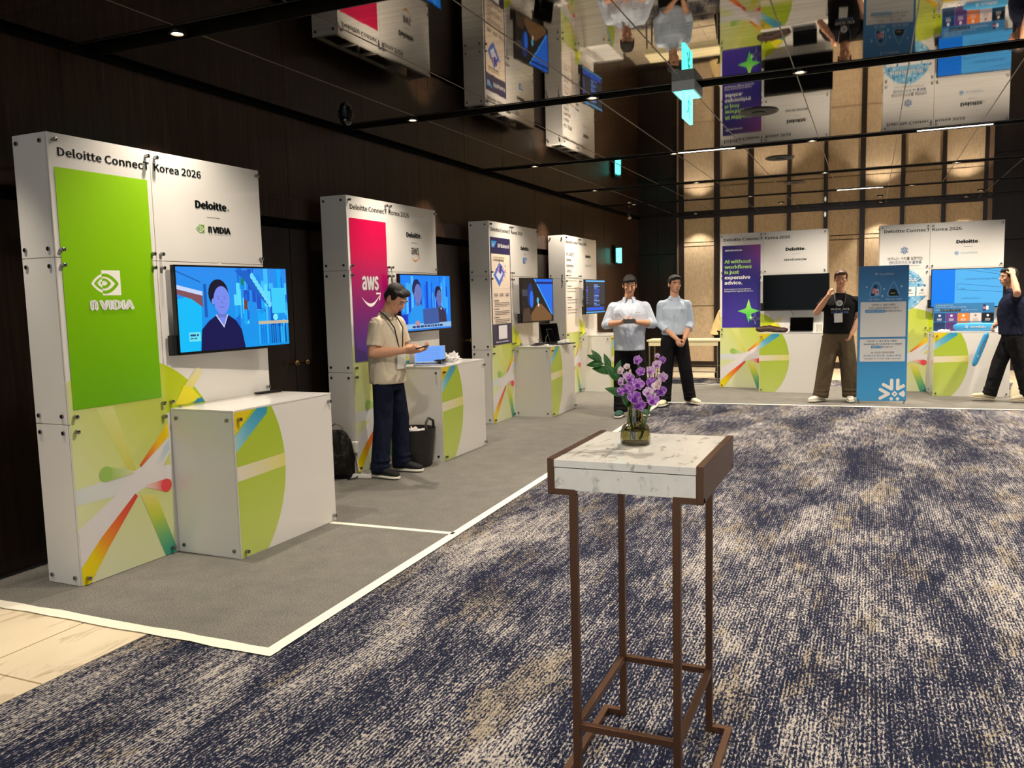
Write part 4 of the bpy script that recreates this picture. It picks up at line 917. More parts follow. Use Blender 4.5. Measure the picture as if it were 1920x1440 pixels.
for sx in (-1, 1):
    q = MB(); xa, xb = (-hx, -hx + PT) if sx < 0 else (hx - PT, hx); q.box(xa, xb, -hy - 0.002, hy + 0.002, TH - bh, TH); q.build('end_plate', M_BRONZE, tb_, bevel=0.0015)
    for sy in (-1, 1):
        yl = sy * (hy - 0.011); q = MB(); q.box(min(sx * hx, sx * (hx - 0.085)), max(sx * hx, sx * (hx - 0.085)), yl - 0.011, yl + 0.011, TH - bh - 0.003, TH - bh + 0.015); q.build('top_bracket', M_BRONZE, tb_, bevel=0.001)
        q = MB(); lx = sx * (hx - 0.076); q.box(lx - 0.011, lx + 0.011, yl - 0.011, yl + 0.011, 0.0, TH - bh - 0.002); q.build('leg', M_BRONZE, tb_, bevel=0.001)
        q = MB(); q.box(min(sx * hx, lx + sx * 0.011), max(sx * hx, lx + sx * 0.011), yl - 0.011, yl + 0.011, 0.0, 0.022); q.build('foot', M_BRONZE, tb_, bevel=0.001)
    q = MB(); q.box(sx * (hx - 0.011) - 0.011, sx * (hx - 0.011) + 0.011, -hy + 0.022, hy - 0.022, 0, 0.022); q.build('floor_rail', M_BRONZE, tb_, bevel=0.001)
    q = MB(); q.box(sx * (hx - 0.076) - 0.010, sx * (hx - 0.076) + 0.010, -hy + 0.022, hy - 0.022, 0.205, 0.225); q.build('stretcher', M_BRONZE, tb_, bevel=0.001)
    q = MB(); q.box(-hx + 0.087, hx - 0.087, sx * (hy - 0.011) - 0.010, sx * (hy - 0.011) + 0.010, 0.205, 0.225); q.build('stretcher', M_BRONZE, tb_, bevel=0.001)

# ================================================================== VASE AND ORCHIDS
VX, VY = -0.682, 2.545
M_GLASS = mat('smoked_green_glass', (206, 204, 176), 0.03, trans=1.0, ior=1.45); M_WATER = mat('water', (206, 202, 164), 0.0, trans=1.0, ior=1.33)
vs = empty('flower_vase', (VX, VY, TH - 0.0035), 0, 'smoked glass vase with a wide fluted base on the marble table', 'vase')
flt = lambda a, z: 0.035 * abs(math.sin(a * 6)) * (1 if z < 0.068 else 0.4)
q = MB(); q.lathe([(0.0005, 0.0), (0.040, 0.0), (0.0455, 0.004), (0.0465, 0.02), (0.044, 0.045), (0.040, 0.058), (0.033, 0.064), (0.0275, 0.066), (0.026, 0.072), (0.0235, 0.11), (0.0215, 0.145), (0.0205, 0.1455), (0.0200, 0.144), (0.022, 0.11), (0.0245, 0.072), (0.0305, 0.061), (0.0385, 0.055), (0.0425, 0.042), (0.0445, 0.02), (0.0435, 0.008), (0.030, 0.006), (0.0005, 0.006)], 72, flute=flt); q.build('glass_body', M_GLASS, vs, smooth=True)
q = MB(); q.lathe([(0.0005, 0.0065), (0.030, 0.0065), (0.0430, 0.0085), (0.0440, 0.02), (0.0420, 0.042), (0.0412, 0.046), (0.0005, 0.046)], 48); q.build('water', M_WATER, vs, smooth=40)
M_STEM = mat('flower_stem', (86, 112, 48), 0.5); M_LEAF = mat('glossy_leaf', (40, 96, 36), 0.3, coat=0.2)
PET = [attr_mat('orchid_petal', 0, 0.55)]
def petal(a, L, Wd, ctr, edge, bend=0.25, ang=0.0, tilt=0.35):
    """petal mesh pieces appended to list: rows of quads, colours by distance to the edge"""
    vs, fs, cs = [], [], []; n, m = 6, 4
    for i in range(n + 1):
        t = i / n; wd = Wd * (math.sin(PI * min(1, t * 0.92 + 0.06)) ** 0.75)
        for j in range(-m // 2, m // 2 + 1):
            u = j / (m / 2); x = wd * u; y = L * t; z = bend * L * (t ** 2) * -1 + 0.10 * L * abs(u) ** 1.5 + tilt * L * t * 0.5
            ca, sa = math.cos(ang), math.sin(ang); vs.append((x * ca - y * sa, x * sa + y * ca, z + 0.001))
            e = max(abs(u) ** 3, max(0, (t - 0.75) / 0.25) ** 2); cs.append(LG(ctr, edge, min(1, e)))
    for i in range(n):
        for j in range(m): o = i * (m + 1) + j; fs.append((o, o + 1, o + m + 2, o + m + 1))
    a.append((vs, fs, cs))
def blossom_obj(name, ctr, edge, lip, s=1.0):
    P_ = []
    for k, (L, W_) in enumerate([(0.021, 0.008), (0.022, 0.0125), (0.020, 0.0085), (0.020, 0.0085), (0.022, 0.0125)]): petal(P_, L * s, W_ * s, ctr, edge, 0.3, R(72 * k), 0.5)
    petal(P_, 0.013 * s, 0.007 * s, lip, edge, -0.5, R(180), 1.8); petal(P_, 0.009 * s, 0.005 * s, lip, lip, -0.8, R(150), 2.2); petal(P_, 0.009 * s, 0.005 * s, lip, lip, -0.8, R(210), 2.2)
    v, f, c = [], [], []
    for a, b, d in P_: o = len(v); v += a; f += [tuple(i + o for i in q) for q in b]; c += d
    me = bpy.data.meshes.new(name); me.from_pydata(v, [], f); me.update(); me.materials.append(PET[0]); at = me.color_attributes.new('Col', 'FLOAT_COLOR', 'CORNER')
    for l in me.loops: at.data[l.index].color = lin(c[l.vertex_index]) + (1,)
    me.shade_smooth(); o = bpy.data.objects.new(name, me); return o
BLO = [blossom_obj('blossom', (168, 92, 200), (224, 180, 236), (120, 30, 160)), blossom_obj('blossom', (140, 60, 180), (208, 160, 228), (100, 20, 140), 1.1), blossom_obj('blossom', (206, 160, 214), (244, 228, 240), (170, 80, 180), 0.95), blossom_obj('blossom', (236, 214, 214), (250, 244, 236), (214, 150, 180), 0.9)]
rf = random.Random(21)
def spray(label, base, tip, sag, bl):
    base = V(base); tip = V(tip); e = empty('orchid_spray', base, 0, label, 'flower', 'orchid sprays in the vase')
    pts = [V((0, 0, 0)).lerp(tip - base, t) + V((sag[0], sag[1], 0)) * math.sin(PI * t) for t in [i / 10 for i in range(11)]]
    q = MB(); q.tube(pts, [0.0022 - 0.0012 * i / 10 for i in range(11)], 8); q.build('stem', M_STEM, e, smooth=True)
    for (t, ox, oy, oz, k, sc) in bl:
        i = min(int(t * 10), 9); p = pts[i].lerp(pts[i + 1], t * 10 - i); off = V((ox, oy, oz)); c = p + off
        o = BLO[k].copy(); COL.objects.link(o); o.parent = e; o.location = c
        d = (V((ox, oy - 0.012, oz * 0.6)) + V((rf.uniform(-1, 1), rf.uniform(-1, 0.2), rf.uniform(-0.6, 0.6))) * 0.012).normalized()
        o.rotation_euler = (Matrix.Rotation(rf.uniform(-0.4, 0.4), 3, d) @ d.to_track_quat('Z', 'Y').to_matrix()).to_euler(); o.scale = (sc * 0.80,) * 3
        q = MB(); q.tube([p, p.lerp(c, 0.5) + V((0, 0, 0.003)), c - d * 0.001], 0.0008, 6); q.build('pedicel', mat('pale_stem', (190, 150, 180), 0.5), e, smooth=True)
b0 = (VX, VY, TH + 0.012)
def W3(x, y, z): return (x, y, z)
spray('purple orchid spray rising to the right, thin buds at its tip', (VX + 0.012, VY, TH + 0.012), (-0.600, 2.53, 1.312), (0.012, 0), [(0.58, 0.022, -0.016, 0.002, 1, 1.1), (0.68, -0.006, -0.022, 0.0, 1, 1.15), (0.74, 0.02, -0.01, 0.002, 2, 1.1), (0.80, -0.016, -0.012, 0.004, 2, 1.1), (0.88, 0.0, -0.014, 0.003, 2, 1.0), (0.93, 0.012, -0.006, 0.004, 0, 0.8), (0.97, -0.004, -0.004, 0.006, 2, 0.55)])
spray('purple orchid spray in the middle with a single high lilac bloom', (VX + 0.002, VY - 0.010, TH + 0.012), (-0.662, 2.52, 1.300), (-0.006, 0), [(0.56, 0.004, -0.024, -0.004, 1, 1.3), (0.64, -0.02, -0.018, 0.0, 0, 1.2), (0.70, 0.012, -0.02, 0.0, 0, 1.2), (0.76, -0.016, -0.016, 0.0, 0, 1.0), (0.85, 0.012, -0.010, 0.0, 0, 0.95), (0.97, 0.0, -0.008, 0.004, 0, 1.0)])
spray('pale pink orchid spray leaning left above the leaves', (VX - 0.012, VY - 0.004, TH + 0.012), (-0.712, 2.52, 1.275), (0.010, 0), [(0.66, -0.02, -0.014, 0.002, 0, 1.0), (0.72, 0.014, -0.016, 0.0, 0, 1.0), (0.80, -0.014, -0.012, 0.0, 2, 1.0), (0.88, 0.010, -0.012, 0.0, 2, 0.95), (0.95, -0.008, -0.008, 0.0, 3, 1.0), (0.99, 0.012, -0.004, 0.004, 3, 0.7)])
spray('low orchid spray with drooping deep purple blooms and one cream flower', (VX + 0.006, VY + 0.010, TH + 0.012), (-0.612, 2.50, 1.225), (0.006, 0), [(0.66, -0.022, -0.03, 0.0, 1, 1.3), (0.80, 0.010, -0.02, -0.012, 0, 1.2), (0.86, -0.008, -0.016, 0.0, 2, 1.1), (0.94, 0.012, -0.008, 0.004, 3, 1.0), (0.99, 0.016, 0.0, 0.006, 3, 0.8)])
lb = empty('leaf_branch', (VX - 0.006, VY + 0.008, TH + 0.012), 0, 'green leafy branch leaning left out of the vase', 'leaves')
base = V((VX - 0.006, VY + 0.008, TH + 0.012)); P0 = [V((0, 0, 0)), V((-0.020, -0.01, 0.12)), V((-0.045, -0.015, 0.19)), V((-0.078, -0.02, 0.232)), V((-0.112, -0.02, 0.252))]
q = MB(); q.tube(P0, [0.003, 0.0026, 0.002, 0.0015, 0.001], 8); q.build('stem', M_STEM, lb, smooth=True)
def leaf(p, d, L, Wd, nrm):
    d = V(d).normalized(); n_ = V(nrm); s_ = d.cross(n_).normalized(); n_ = s_.cross(d); vs, fs = [], []; N = 9
    for i in range(N + 1):
        t = i / N; wd = Wd * math.sin(PI * t ** 0.8) ** 0.9 if 0 < t < 1 else 0.0004
        for u in (-1, -0.5, 0, 0.5, 1): vs.append(V(p) + d * L * t + s_ * wd * u + n_ * (abs(u) * wd * 0.35 - L * 0.25 * t * t))
    for i in range(N):
        for j in range(4): o = i * 5 + j; fs.append((o, o + 1, o + 6, o + 5))
    q = MB(); q.add(vs, fs); o = q.build('leaf', M_LEAF, lb, smooth=True, recalc=False); m = o.modifiers.new('thick', 'SOLIDIFY'); m.thickness = 0.0008
for p, d, L, W_ in [((-0.112, -0.02, 0.252), (-1, 0, 0.55), 0.035, 0.008), ((-0.10, -0.02, 0.246), (-0.9, -0.3, 1.3), 0.042, 0.010), ((-0.092, -0.02, 0.240), (-1, -0.1, 0.02), 0.050, 0.013), ((-0.072, -0.02, 0.226), (-0.35, -0.1, 1), 0.042, 0.011), ((-0.060, -0.02, 0.212), (-1, -0.2, 0.3), 0.060, 0.015),
                    ((-0.052, -0.018, 0.20), (0.3, -0.3, 1), 0.045, 0.013), ((-0.042, -0.016, 0.186), (-0.6, -0.4, 0.9), 0.060, 0.016), ((-0.032, -0.013, 0.16), (0.5, -0.5, 0.7), 0.055, 0.016), ((-0.026, -0.012, 0.14), (-0.7, -0.5, 0.4), 0.055, 0.015), ((-0.014, -0.008, 0.10), (-0.15, -0.5, 1), 0.07, 0.014)]: leaf(p, d, L * 1.2, W_ * 0.95, (0.2, -1, 0.5))

# ================================================================== X-BANNER
M_BAN = mat('banner_blue', (70, 152, 212), 0.5); pw = math.hypot(0.61, 0.125)
bn = empty('banner_stand', (-0.158, 11.74, 0.005), math.atan2(0.125, 0.60), 'tall sky-blue banner on a stand with white panels of Korean text', 'banner')
BW, BH = 0.608, 1.79
q = MB(); q.box(0, BW, -0.003, 0, 0.03, BH); sh = q.build('banner_sheet', mat('banner_back', (200, 206, 210), 0.6), bn)
q = MB(); c0 = V((BW / 2, 0.10, 0.95))
for p in ((0.012, 0.0, BH - 0.02), (BW - 0.012, 0.0, BH - 0.02), (0.012, 0.004, 0.05), (BW - 0.012, 0.004, 0.05)): q.tube([c0, V(p)], 0.005, 8)
q.tube([c0, V((BW / 2, 0.5, 0.005))], 0.006, 8); q.tube([(0.02, 0.004, 0.045), (0.03, -0.02, 0.004)], 0.006, 8); q.tube([(BW - 0.02, 0.004, 0.045), (BW - 0.03, -0.02, 0.004)], 0.006, 8); q.build('x_frame', M_BLACK, bn)
for p in ((0.02, BH - 0.018), (BW - 0.02, BH - 0.018), (0.02, 0.048), (BW - 0.02, 0.048)):
    q = MB(); q.lathe([(0.004, 0.0), (0.007, 0.003), (0.011, 0.003), (0.012, 0.0)], 16); o = q.build('eyelet', M_CHROME, bn, smooth=True, loc=(p[0], -0.0035, p[1]), rot=(R(90), 0, 0))
a = Art(-0.003); a.rect(0, BW, 0.03, BH, lambda x, z: LG((62, 156, 216), (76, 142, 206), z / BH), 1, 6)
snow_logo(a, 0.215, 1.685, 0.022, (214, 232, 246)); ol = (150, 206, 240)
a.poly([(0.13, 1.43), (0.17, 1.56), (0.21, 1.585), (0.25, 1.57), (0.275, 1.52), (0.26, 1.41), (0.15, 1.385)], ol); a.poly([(0.137, 1.432), (0.176, 1.555), (0.21, 1.577), (0.245, 1.563), (0.268, 1.52), (0.254, 1.417), (0.153, 1.393)], (74, 144, 206))
a.poly([(0.15, 1.41), (0.195, 1.55), (0.23, 1.535), (0.185, 1.395)], (30, 44, 96)); a.poly([(0.16, 1.44), (0.183, 1.505), (0.213, 1.495), (0.192, 1.43)], (236, 150, 150)); a.rrect(0.205, 0.245, 1.415, 1.49, 0.008, (226, 226, 240)); a.rect(0.213, 0.237, 1.43, 1.47, (220, 120, 130))
a.poly([(0.345, 1.43), (0.415, 1.585), (0.435, 1.585), (0.50, 1.43), (0.48, 1.39), (0.36, 1.39)], ol); a.poly([(0.353, 1.432), (0.418, 1.575), (0.432, 1.575), (0.492, 1.432), (0.476, 1.397), (0.364, 1.397)], (74, 144, 206))
a.poly([(0.37, 1.41), (0.372, 1.46), (0.39, 1.485), (0.44, 1.49), (0.465, 1.465), (0.475, 1.42), (0.46, 1.40), (0.385, 1.40)], (20, 22, 26)); a.rect(0.39, 0.445, 1.428, 1.44, (190, 180, 120)); a.disc(0.478, 1.412, 0.014, (28, 40, 60), 10)
for p in ((0.29, 1.40), (0.52, 1.52), (0.10, 1.52), (0.31, 1.49)): a.poly([(p[0] - 0.012, p[1]), (p[0], p[1] + 0.014), (p[0] + 0.012, p[1]), (p[0], p[1] - 0.014)], (226, 240, 250))
a.rrect(0.028, BW - 0.028, 0.87, 1.325, 0.012, (226, 228, 228)); a.rrect(0.028, BW - 0.028, 0.55, 0.90 - 0.055, 0.012, (226, 228, 228))
a.rrect(0.085, 0.325, 1.185, 1.225, 0.008, (96, 158, 206)); a.rrect(0.165, 0.295, 0.722, 0.757, 0.006, (96, 158, 206))
g2 = Art(-0.0032); 
for A_ in range(6):
    px, pz = 0.465, 0.125
    AA = R(60 * A_); r0 = 0.075; qx, qz = px + r0 * math.cos(AA), pz + r0 * math.sin(AA)
    for d in (-1, 1):
        t = AA + d * R(30); ex_, ez_ = qx + math.cos(t) * 0.115, qz + math.sin(t) * 0.115
        pts = [(ex_, ez_), (qx, qz)]
        # clip to the banner edge
        def cl(p, o): 
            if p[0] > BW - 0.022: k = (BW - 0.022 - o[0]) / (p[0] - o[0]); p = (BW - 0.022, o[1] + (p[1] - o[1]) * k)
            if p[1] < 0.052: k = (0.052 - o[1]) / (p[1] - o[1]); p = (o[0] + (p[0] - o[0]) * k, 0.052)
            return p
        if qz < 0.06: continue
        pe = cl(pts[0], pts[1]); g2.path([pe, pts[1]], 0.042, (240, 238, 232)); g2.disc(pts[1][0], pts[1][1], 0.021, (240, 238, 232), 14)
        if pe == pts[0]: g2.disc(pe[0], pe[1], 0.021, (240, 238, 232), 14)
g2.poly([(0.425, 0.125), (0.465, 0.165), (0.505, 0.125), (0.465, 0.085)], (240, 238, 232)); g2.poly([(0.453, 0.125), (0.465, 0.137), (0.477, 0.125), (0.465, 0.113)], (62, 156, 216))
a.build('banner_print', sh); g2.build('snowflake_emblem', sh)
bt = mat('banner_white_text', (232, 242, 250)); bk = mat('banner_dark_text', (40, 52, 74)); bb = mat('banner_blue_text', (60, 120, 180)); Y_ = -0.0105
text('snowflake', 0.25, 0.425, 1.67, 0.026, sh, bt, 0.0, Y_); text('설문 이벤트', 0.12, 0.265, 1.345, 0.022, sh, bt, 0.01, Y_); text('세션 참여 이벤트', 0.33, 0.53, 1.345, 0.022, sh, bt, 0.01, Y_)
for s, x0, x1, z, h, m_ in (('EVENT 1. 설문 이벤트', 0.165, 0.45, 1.275, 0.022, bk), ('온라인 설문에 참여하고 나만의', 0.13, 0.485, 1.235, 0.021, bk), ('AI 데이터 스택 카드', 0.095, 0.315, 1.195, 0.020, bt), ('를 만들어보세요!', 0.33, 0.525, 1.195, 0.020, bk),
                            ('EVENT 2. 세션 참여 이벤트', 0.12, 0.48, 0.805, 0.021, bk), ('Snowflake 부스에 참여해 주신 분들께', 0.075, 0.535, 0.768, 0.020, bk), ('캐리어 택', 0.175, 0.285, 0.73, 0.018, bt), ('를 드립니다!', 0.30, 0.43, 0.73, 0.018, bk),
                            ('AI 시대의 데이터 전략', 0.165, 0.445, 0.655, 0.022, bk), ('15:00-15:30 (3F, Salon 4+5)', 0.075, 0.535, 0.615, 0.024, bb), ('세션 종료 후 부스에서 택을 수령하세요', 0.08, 0.53, 0.58, 0.014, bk)): text(s, x0, x1, z, h, sh, m_, 0.004, Y_)

# ================================================================== SMALL THINGS ON COUNTERS
CT = CHT + 0.005 + 0.0005
rm = empty('remote_control', (-3.945, 4.52, CT), R(72), 'black remote control lying on the nearest counter', 'remote control')
rm.location = (-3.83, 4.44, CT)
q = MB(); q.box(0, 0.19, -0.022, 0.022, 0, 0.014); q.build('casing', M_BLACK, rm, bevel=0.005)
q = MB()
for i in range(7):
    for j in (-1, 0, 1): q.cone((0.03 + i * 0.02, j * 0.011, 0.0138), (0.03 + i * 0.02, j * 0.011, 0.0155), 0.004, 0.004, 8)
q.build('buttons', mat('button_grey', (70, 70, 74), 0.6), rm)
def slab_dev(name, loc, rz, w_, d_, tilt, label, cat, scr, kb=True, art=None):
    e = empty(name, loc, rz, label, cat)
    if kb:
        q = MB(); q.box(-w_ / 2, w_ / 2, -d_, 0, 0, 0.012); b_ = q.build('base', mat('laptop_body_' + scr, (150, 152, 156) if scr != 'black' else (44, 44, 46), 0.35, 0.6), e, bevel=0.002)
        q = MB()
        for i in range(12):
            for j in range(5): q.box(-w_ / 2 + 0.02 + i * (w_ - 0.04) / 12, -w_ / 2 + 0.017 + (i + 1) * (w_ - 0.04) / 12, -d_ * 0.55 + j * d_ * 0.1, -d_ * 0.55 + (j + 0.8) * d_ * 0.1, 0.0118, 0.0135)
        q.build('keyboard', M_BLACK, b_)
    ld = empty('lid', (0, 0, 0.010)); bpy.data.objects.remove(ld)
    q = MB(); q.box(-w_ / 2, w_ / 2, -0.003, 0.003, 0, d_ * 0.95); l_ = q.build('lid', M_BLACK if scr != 'silver' else mat('lid_dark', (24, 24, 26), 0.3), e, bevel=0.002, loc=(0, 0, 0.012 if kb else 0.002), rot=(-tilt, 0, 0))
    a_ = Art(-0.0034, 0.00006); 
    if art: art(a_, -w_ / 2 + 0.008, w_ / 2 - 0.008, 0.01, d_ * 0.95 - 0.008); a_.build('screen', l_, M_SCREEN)
    else: q = MB(); q.box(-w_ / 2 + 0.008, w_ / 2 - 0.008, -0.0036, -0.0032, 0.01, d_ * 0.95 - 0.008); q.build('screen', mat('dark_screen', (3, 3, 4), 0.08), l_)
    return e
def tab(a_, x0, x1, z0, z1):
    a_.rect(x0, x1, z0, z1, (96, 160, 246)); rows(a_, x0 + 0.03, x1 - 0.04, z1 - 0.03, 7, 0.022, 0.006, (70, 120, 220), 12); a_.rect(x0 + 0.02, x0 + 0.035, z1 - 0.04, z1 - 0.025, (20, 60, 160))
slab_dev('tablet', (-3.86, 6.93, CT), R(28), 0.30, 0.215, R(40), 'tablet with a bright blue screen leaning back on the second counter', 'tablet', 'blue', True, tab)
q = MB(); rc = random.Random(5)
def crumple(name, loc, r, label, cat, m, seed):
    bm = bmesh.new(); bmesh.ops.create_icosphere(bm, subdivisions=4, radius=1.0)
    for v in bm.verts:
        n = mnoise.noise(v.co * 2.3 + V((seed, 0, 0))) * 0.5 + abs(mnoise.noise(v.co * 5.1 + V((0, seed, 0)))) * 0.45; v.co = V((v.co.x * r[0], v.co.y * r[1], max(-0.0, v.co.z + 0.4) * r[2] * 0.75)) * (0.85 + n)
    zmin = min(v.co.z for v in bm.verts)
    for v in bm.verts: v.co.z -= zmin
    me = bpy.data.meshes.new(name); bm.to_mesh(me); bm.free(); me.materials.append(m); o = bpy.data.objects.new(name, me); COL.objects.link(o); o.location = loc; tag(o, label, cat); return o
M_WRAP = mat('plastic_wrap', (236, 232, 230), 0.25, trans=0.3, bump=(30, 0.6, 0.02))
crumple('plastic_wrap', (-3.85, 7.20, CT), (0.10, 0.11, 0.07), 'crumpled clear plastic wrap just right of the blue tablet', 'plastic wrap', M_WRAP, 3)
crumple('plastic_wrap', (-3.87, 7.42, CT), (0.07, 0.08, 0.07), 'second ball of crumpled plastic wrap, nearer the counter end', 'plastic wrap', M_WRAP, 8)
def cable(name, pts, r, m, label, loops=None):
    q = MB(); P_ = [V(p) for p in pts]; out = []
    for i in range(len(P_) - 1):
        p0, p1, p2, p3 = P_[max(i - 1, 0)], P_[i], P_[i + 1], P_[min(i + 2, len(P_) - 1)]
        for k in range(6):
            t = k / 6; out.append(0.5 * ((2 * p1) + (p2 - p0) * t + (2 * p0 - 5 * p1 + 4 * p2 - p3) * t * t + (3 * p1 - p0 - 3 * p2 + p3) * t ** 3))
    out.append(P_[-1]); q.tube(out, r, 8); o = q.build(name, m, None, smooth=True); tag(o, label, 'cable'); return o
def squiggle(x, y, rx, ry, z, n, seed, h=0.02):
    r = random.Random(seed); return [(x + r.uniform(-rx, rx), y + r.uniform(-ry, ry), z + r.uniform(0.004, h)) for _ in range(n)]
cable('cable', squiggle(-3.72, 6.86, 0.05, 0.06, CT, 22, 3, 0.05), 0.005, M_BLACK, 'bundle of black cable beside the blue tablet')
q = MB(); q.lathe([(0.0005, 0), (0.03, 0), (0.032, 0.05), (0.034, 0.075), (0.031, 0.075), (0.029, 0.05), (0.027, 0.004), (0.0005, 0.004)], 24)
# counter 3
slab_dev('laptop', (-3.84, 10.17, CT), R(68), 0.34, 0.27, R(12), 'open dark laptop on the third counter facing the aisle', 'laptop', 'black', True)
ph = empty('smartphone', (-3.74, 9.95, CT + 0.03), R(50), 'black phone propped on a thin stand in front of the dark laptop', 'phone'); ph.rotation_euler = (R(-24), R(0), R(60))
q = MB(); q.box(-0.045, 0.045, -0.005, 0.005, 0, 0.185); q.build('casing', M_BLACK, ph, bevel=0.003); q = MB(); q.box(-0.041, 0.041, -0.0056, -0.0048, 0.006, 0.179); q.build('screen', mat('dark_screen', (3, 3, 4), 0.08), ph)
st_ = empty('phone_stand', (-3.76, 9.97, CT), 0, 'thin grey stand holding the black phone on the third counter', 'stand')
q = MB(); q.tube([(-0.07, -0.05, 0.004), (-0.06, -0.05, 0.10), (-0.035, -0.03, 0.135)], 0.004, 8); q.box(-0.07, 0.07, -0.06, 0.05, 0, 0.006); q.build('wire_frame', mat('grey_metal', (120, 118, 122), 0.35, 0.8), st_)
for x, y, s, lb_ in ((-3.68, 10.10, 0.05, 'small white box on the third counter by the phone stand'), (-3.72, 10.38, 0.05, 'small white charger block beside the dark laptop'), (-3.70, 9.62, 0.03, 'tiny white plug hanging at the left corner of the third counter')):
    q = MB(); q.box(-s * 0.7, s * 0.7, -s, s, 0, s * 0.8); o = q.build('charger', mat('white_plastic', (232, 230, 224), 0.4), None, bevel=0.006); o.location = (x, y, CT); tag(o, lb_, 'charger')
cable('cable', squiggle(-3.88, 9.85, 0.06, 0.22, CT, 26, 7, 0.03), 0.005, M_BLACK, 'tangle of black cable on the third counter left of the laptop')
cable('cable', [(-3.68, 9.80, CT + 0.005), (-3.75, 10.0, CT + 0.005), (-3.68, 10.2, CT + 0.006), (-3.82, 10.42, CT + 0.006), (-3.74, 10.53, CT + 0.006)], 0.004, M_BLACK, 'thin black cable along the front edge of the third counter')
# counter 5
bgm = mat('brown_leather', (58, 36, 34), 0.5, bump=(14, 0.5, 0.02))
bg_ = empty('handbag', (-1.36, 12.98, CT), R(-3), 'dark brown soft bag lying on the violet-poster counter', 'bag')
q = MB()
for i in range(6): q.ell((-0.17 + 0.065 * i, rc.uniform(-0.02, 0.02), 0.045 + 0.012 * math.sin(i)), (0.075, 0.10, 0.05 - 0.004 * abs(i - 2)))
q.build('body', bgm, bg_, remesh=0.012, smoothit=4); q = MB(); q.tube([(0.1, -0.06, 0.04), (0.17, -0.09, 0.025), (0.21, -0.05, 0.015), (0.17, 0.02, 0.02), (0.12, 0.02, 0.05)], 0.008, 8); q.build('strap', bgm, bg_, smooth=True)
slab_dev('laptop', (-0.95, 13.04, CT), R(-2), 0.33, 0.22, R(14), 'open laptop with a black screen on the violet-poster counter', 'laptop', 'silver', True)
cable('cable', [(-1.12, 13.23, 1.215), (-1.08, 13.20, 1.12), (-1.07, 13.16, 1.03), (-1.13, 13.08, 0.95), (-1.19, 13.02, CT + 0.005)], 0.004, mat('grey_cable', (150, 148, 150), 0.5), 'grey cable hanging from the dark television to the counter')
q = MB(); q.lathe([(0.0005, 0), (0.035, 0), (0.036, 0.003), (0.036, 0.11), (0.034, 0.11), (0.033, 0.004), (0.0005, 0.004)], 28); o = q.build('drinking_glass', mat('clear_glass', (245, 245, 240), 0.02, trans=1.0), None, smooth=40, loc=(-0.70, 13.02, CT)); tag(o, 'clear plastic tumbler on the right end of the violet-poster counter', 'tumbler')
# counter 6: card display, inflatable sticks, candy
dsp = empty('card_display', (0.80, 12.98, CT), R(-1.5), 'blue display board with five coloured cards on the far right counter', 'display board')
q = MB(); q.box(0, 0.735, 0, 0.015, 0, 0.385); q.box(0, 0.02, 0.015, 0.09, 0, 0.3); q.box(0.715, 0.735, 0.015, 0.09, 0, 0.3); brd = q.build('board', mat('display_blue', (56, 128, 184), 0.5), dsp, bevel=0.001)
a = Art(-0.001); a.rect(0.0, 0.735, 0.255, 0.385, (52, 120, 176)); 
for i, c in enumerate([(28, 60, 112), (98, 56, 130), (240, 128, 40), (228, 206, 200), (22, 22, 26)]):
    x0 = 0.005 + 0.146 * i; a.rrect(x0, x0 + 0.14, 0.135, 0.25, 0.01, c); a.disc(x0 + 0.07, 0.215, 0.016, (236, 236, 240) if i != 3 else (120, 130, 150), 12); rows(a, x0 + 0.04, x0 + 0.10, 0.175, 3, 0.012, 0.006, (220, 220, 230) if i != 3 else (120, 120, 130), 100 + i)
    a.rrect(x0, x0 + 0.14, 0.01, 0.125, 0.01, tuple(int(v * 0.8) for v in c))
a.rrect(0.085, 0.33, 0.275, 0.305, 0.012, (14, 18, 30)); a.poly([(0.60, 0.28), (0.60, 0.365), (0.628, 0.365), (0.628, 0.28)], (30, 40, 90)); a.rect(0.602, 0.626, 0.30, 0.335, (220, 120, 110)); a.rrect(0.635, 0.665, 0.29, 0.345, 0.008, (214, 224, 240)); a.build('cards', brd)
for s, x0, x1, z, in (('AI 데이터스택을 모두 모아', 0.025, 0.235, 0.352), ('나만의 커스텀 스노우플레이크 카드를 완성!', 0.025, 0.40, 0.325), ('나만의', 0.025, 0.075, 0.285), ('AI 데이터 스택 카드', 0.095, 0.32, 0.285), ('를 만들어보세요!', 0.34, 0.54, 0.285)): text(s, x0, x1, z, 0.013, brd, bt, 0.006, -0.004)
M_STICK = mat('stick_blue', (70, 168, 226), 0.35)
def stick(name, L, wd, label, cat='cheering stick'):
    e = empty(name, (0, 0, 0), 0, label, cat, 'blue inflatable sticks'); q = MB(); rings = []
    for i in range(13): t = i / 12; k = min(1, math.sin(PI * min(max(t, 0.02), 0.98)) ** 0.35); rings.append(((0, 0, L * t), wd / 2 * (0.65 + 0.35 * k if 0 < i < 12 else 0.35), 0.018 * k + 0.003))
    q.loft(rings, 20); q.build('tube', M_STICK, e, smooth=True)
    a_ = Art(-0.0225, 0.0001); snow_logo(a_, 0, L * 0.30, wd * 0.22, (240, 246, 250)); a_.disc(0, L * 0.30, wd * 0.07, (70, 168, 226), 12); a_.build('emblem', e)
    t_ = text('snowflake', 0, L * 0.36, 0, wd * 0.24, e, M_WINK, 0.03, 0); me = t_.data
    for v in me.vertices: v.co = V((-(v.co.z - wd * 0.11), -0.0235, L * 0.38 + v.co.x))
    return e
s1 = stick('inflatable_stick', 0.54, 0.11, 'blue inflatable stick lying on the far right counter in front of the cards'); s1.rotation_euler = (0, R(90), R(-2)); s1.location = (1.03, 12.80, CT + 0.065)
s1.rotation_euler = (R(-8), R(90), 0)
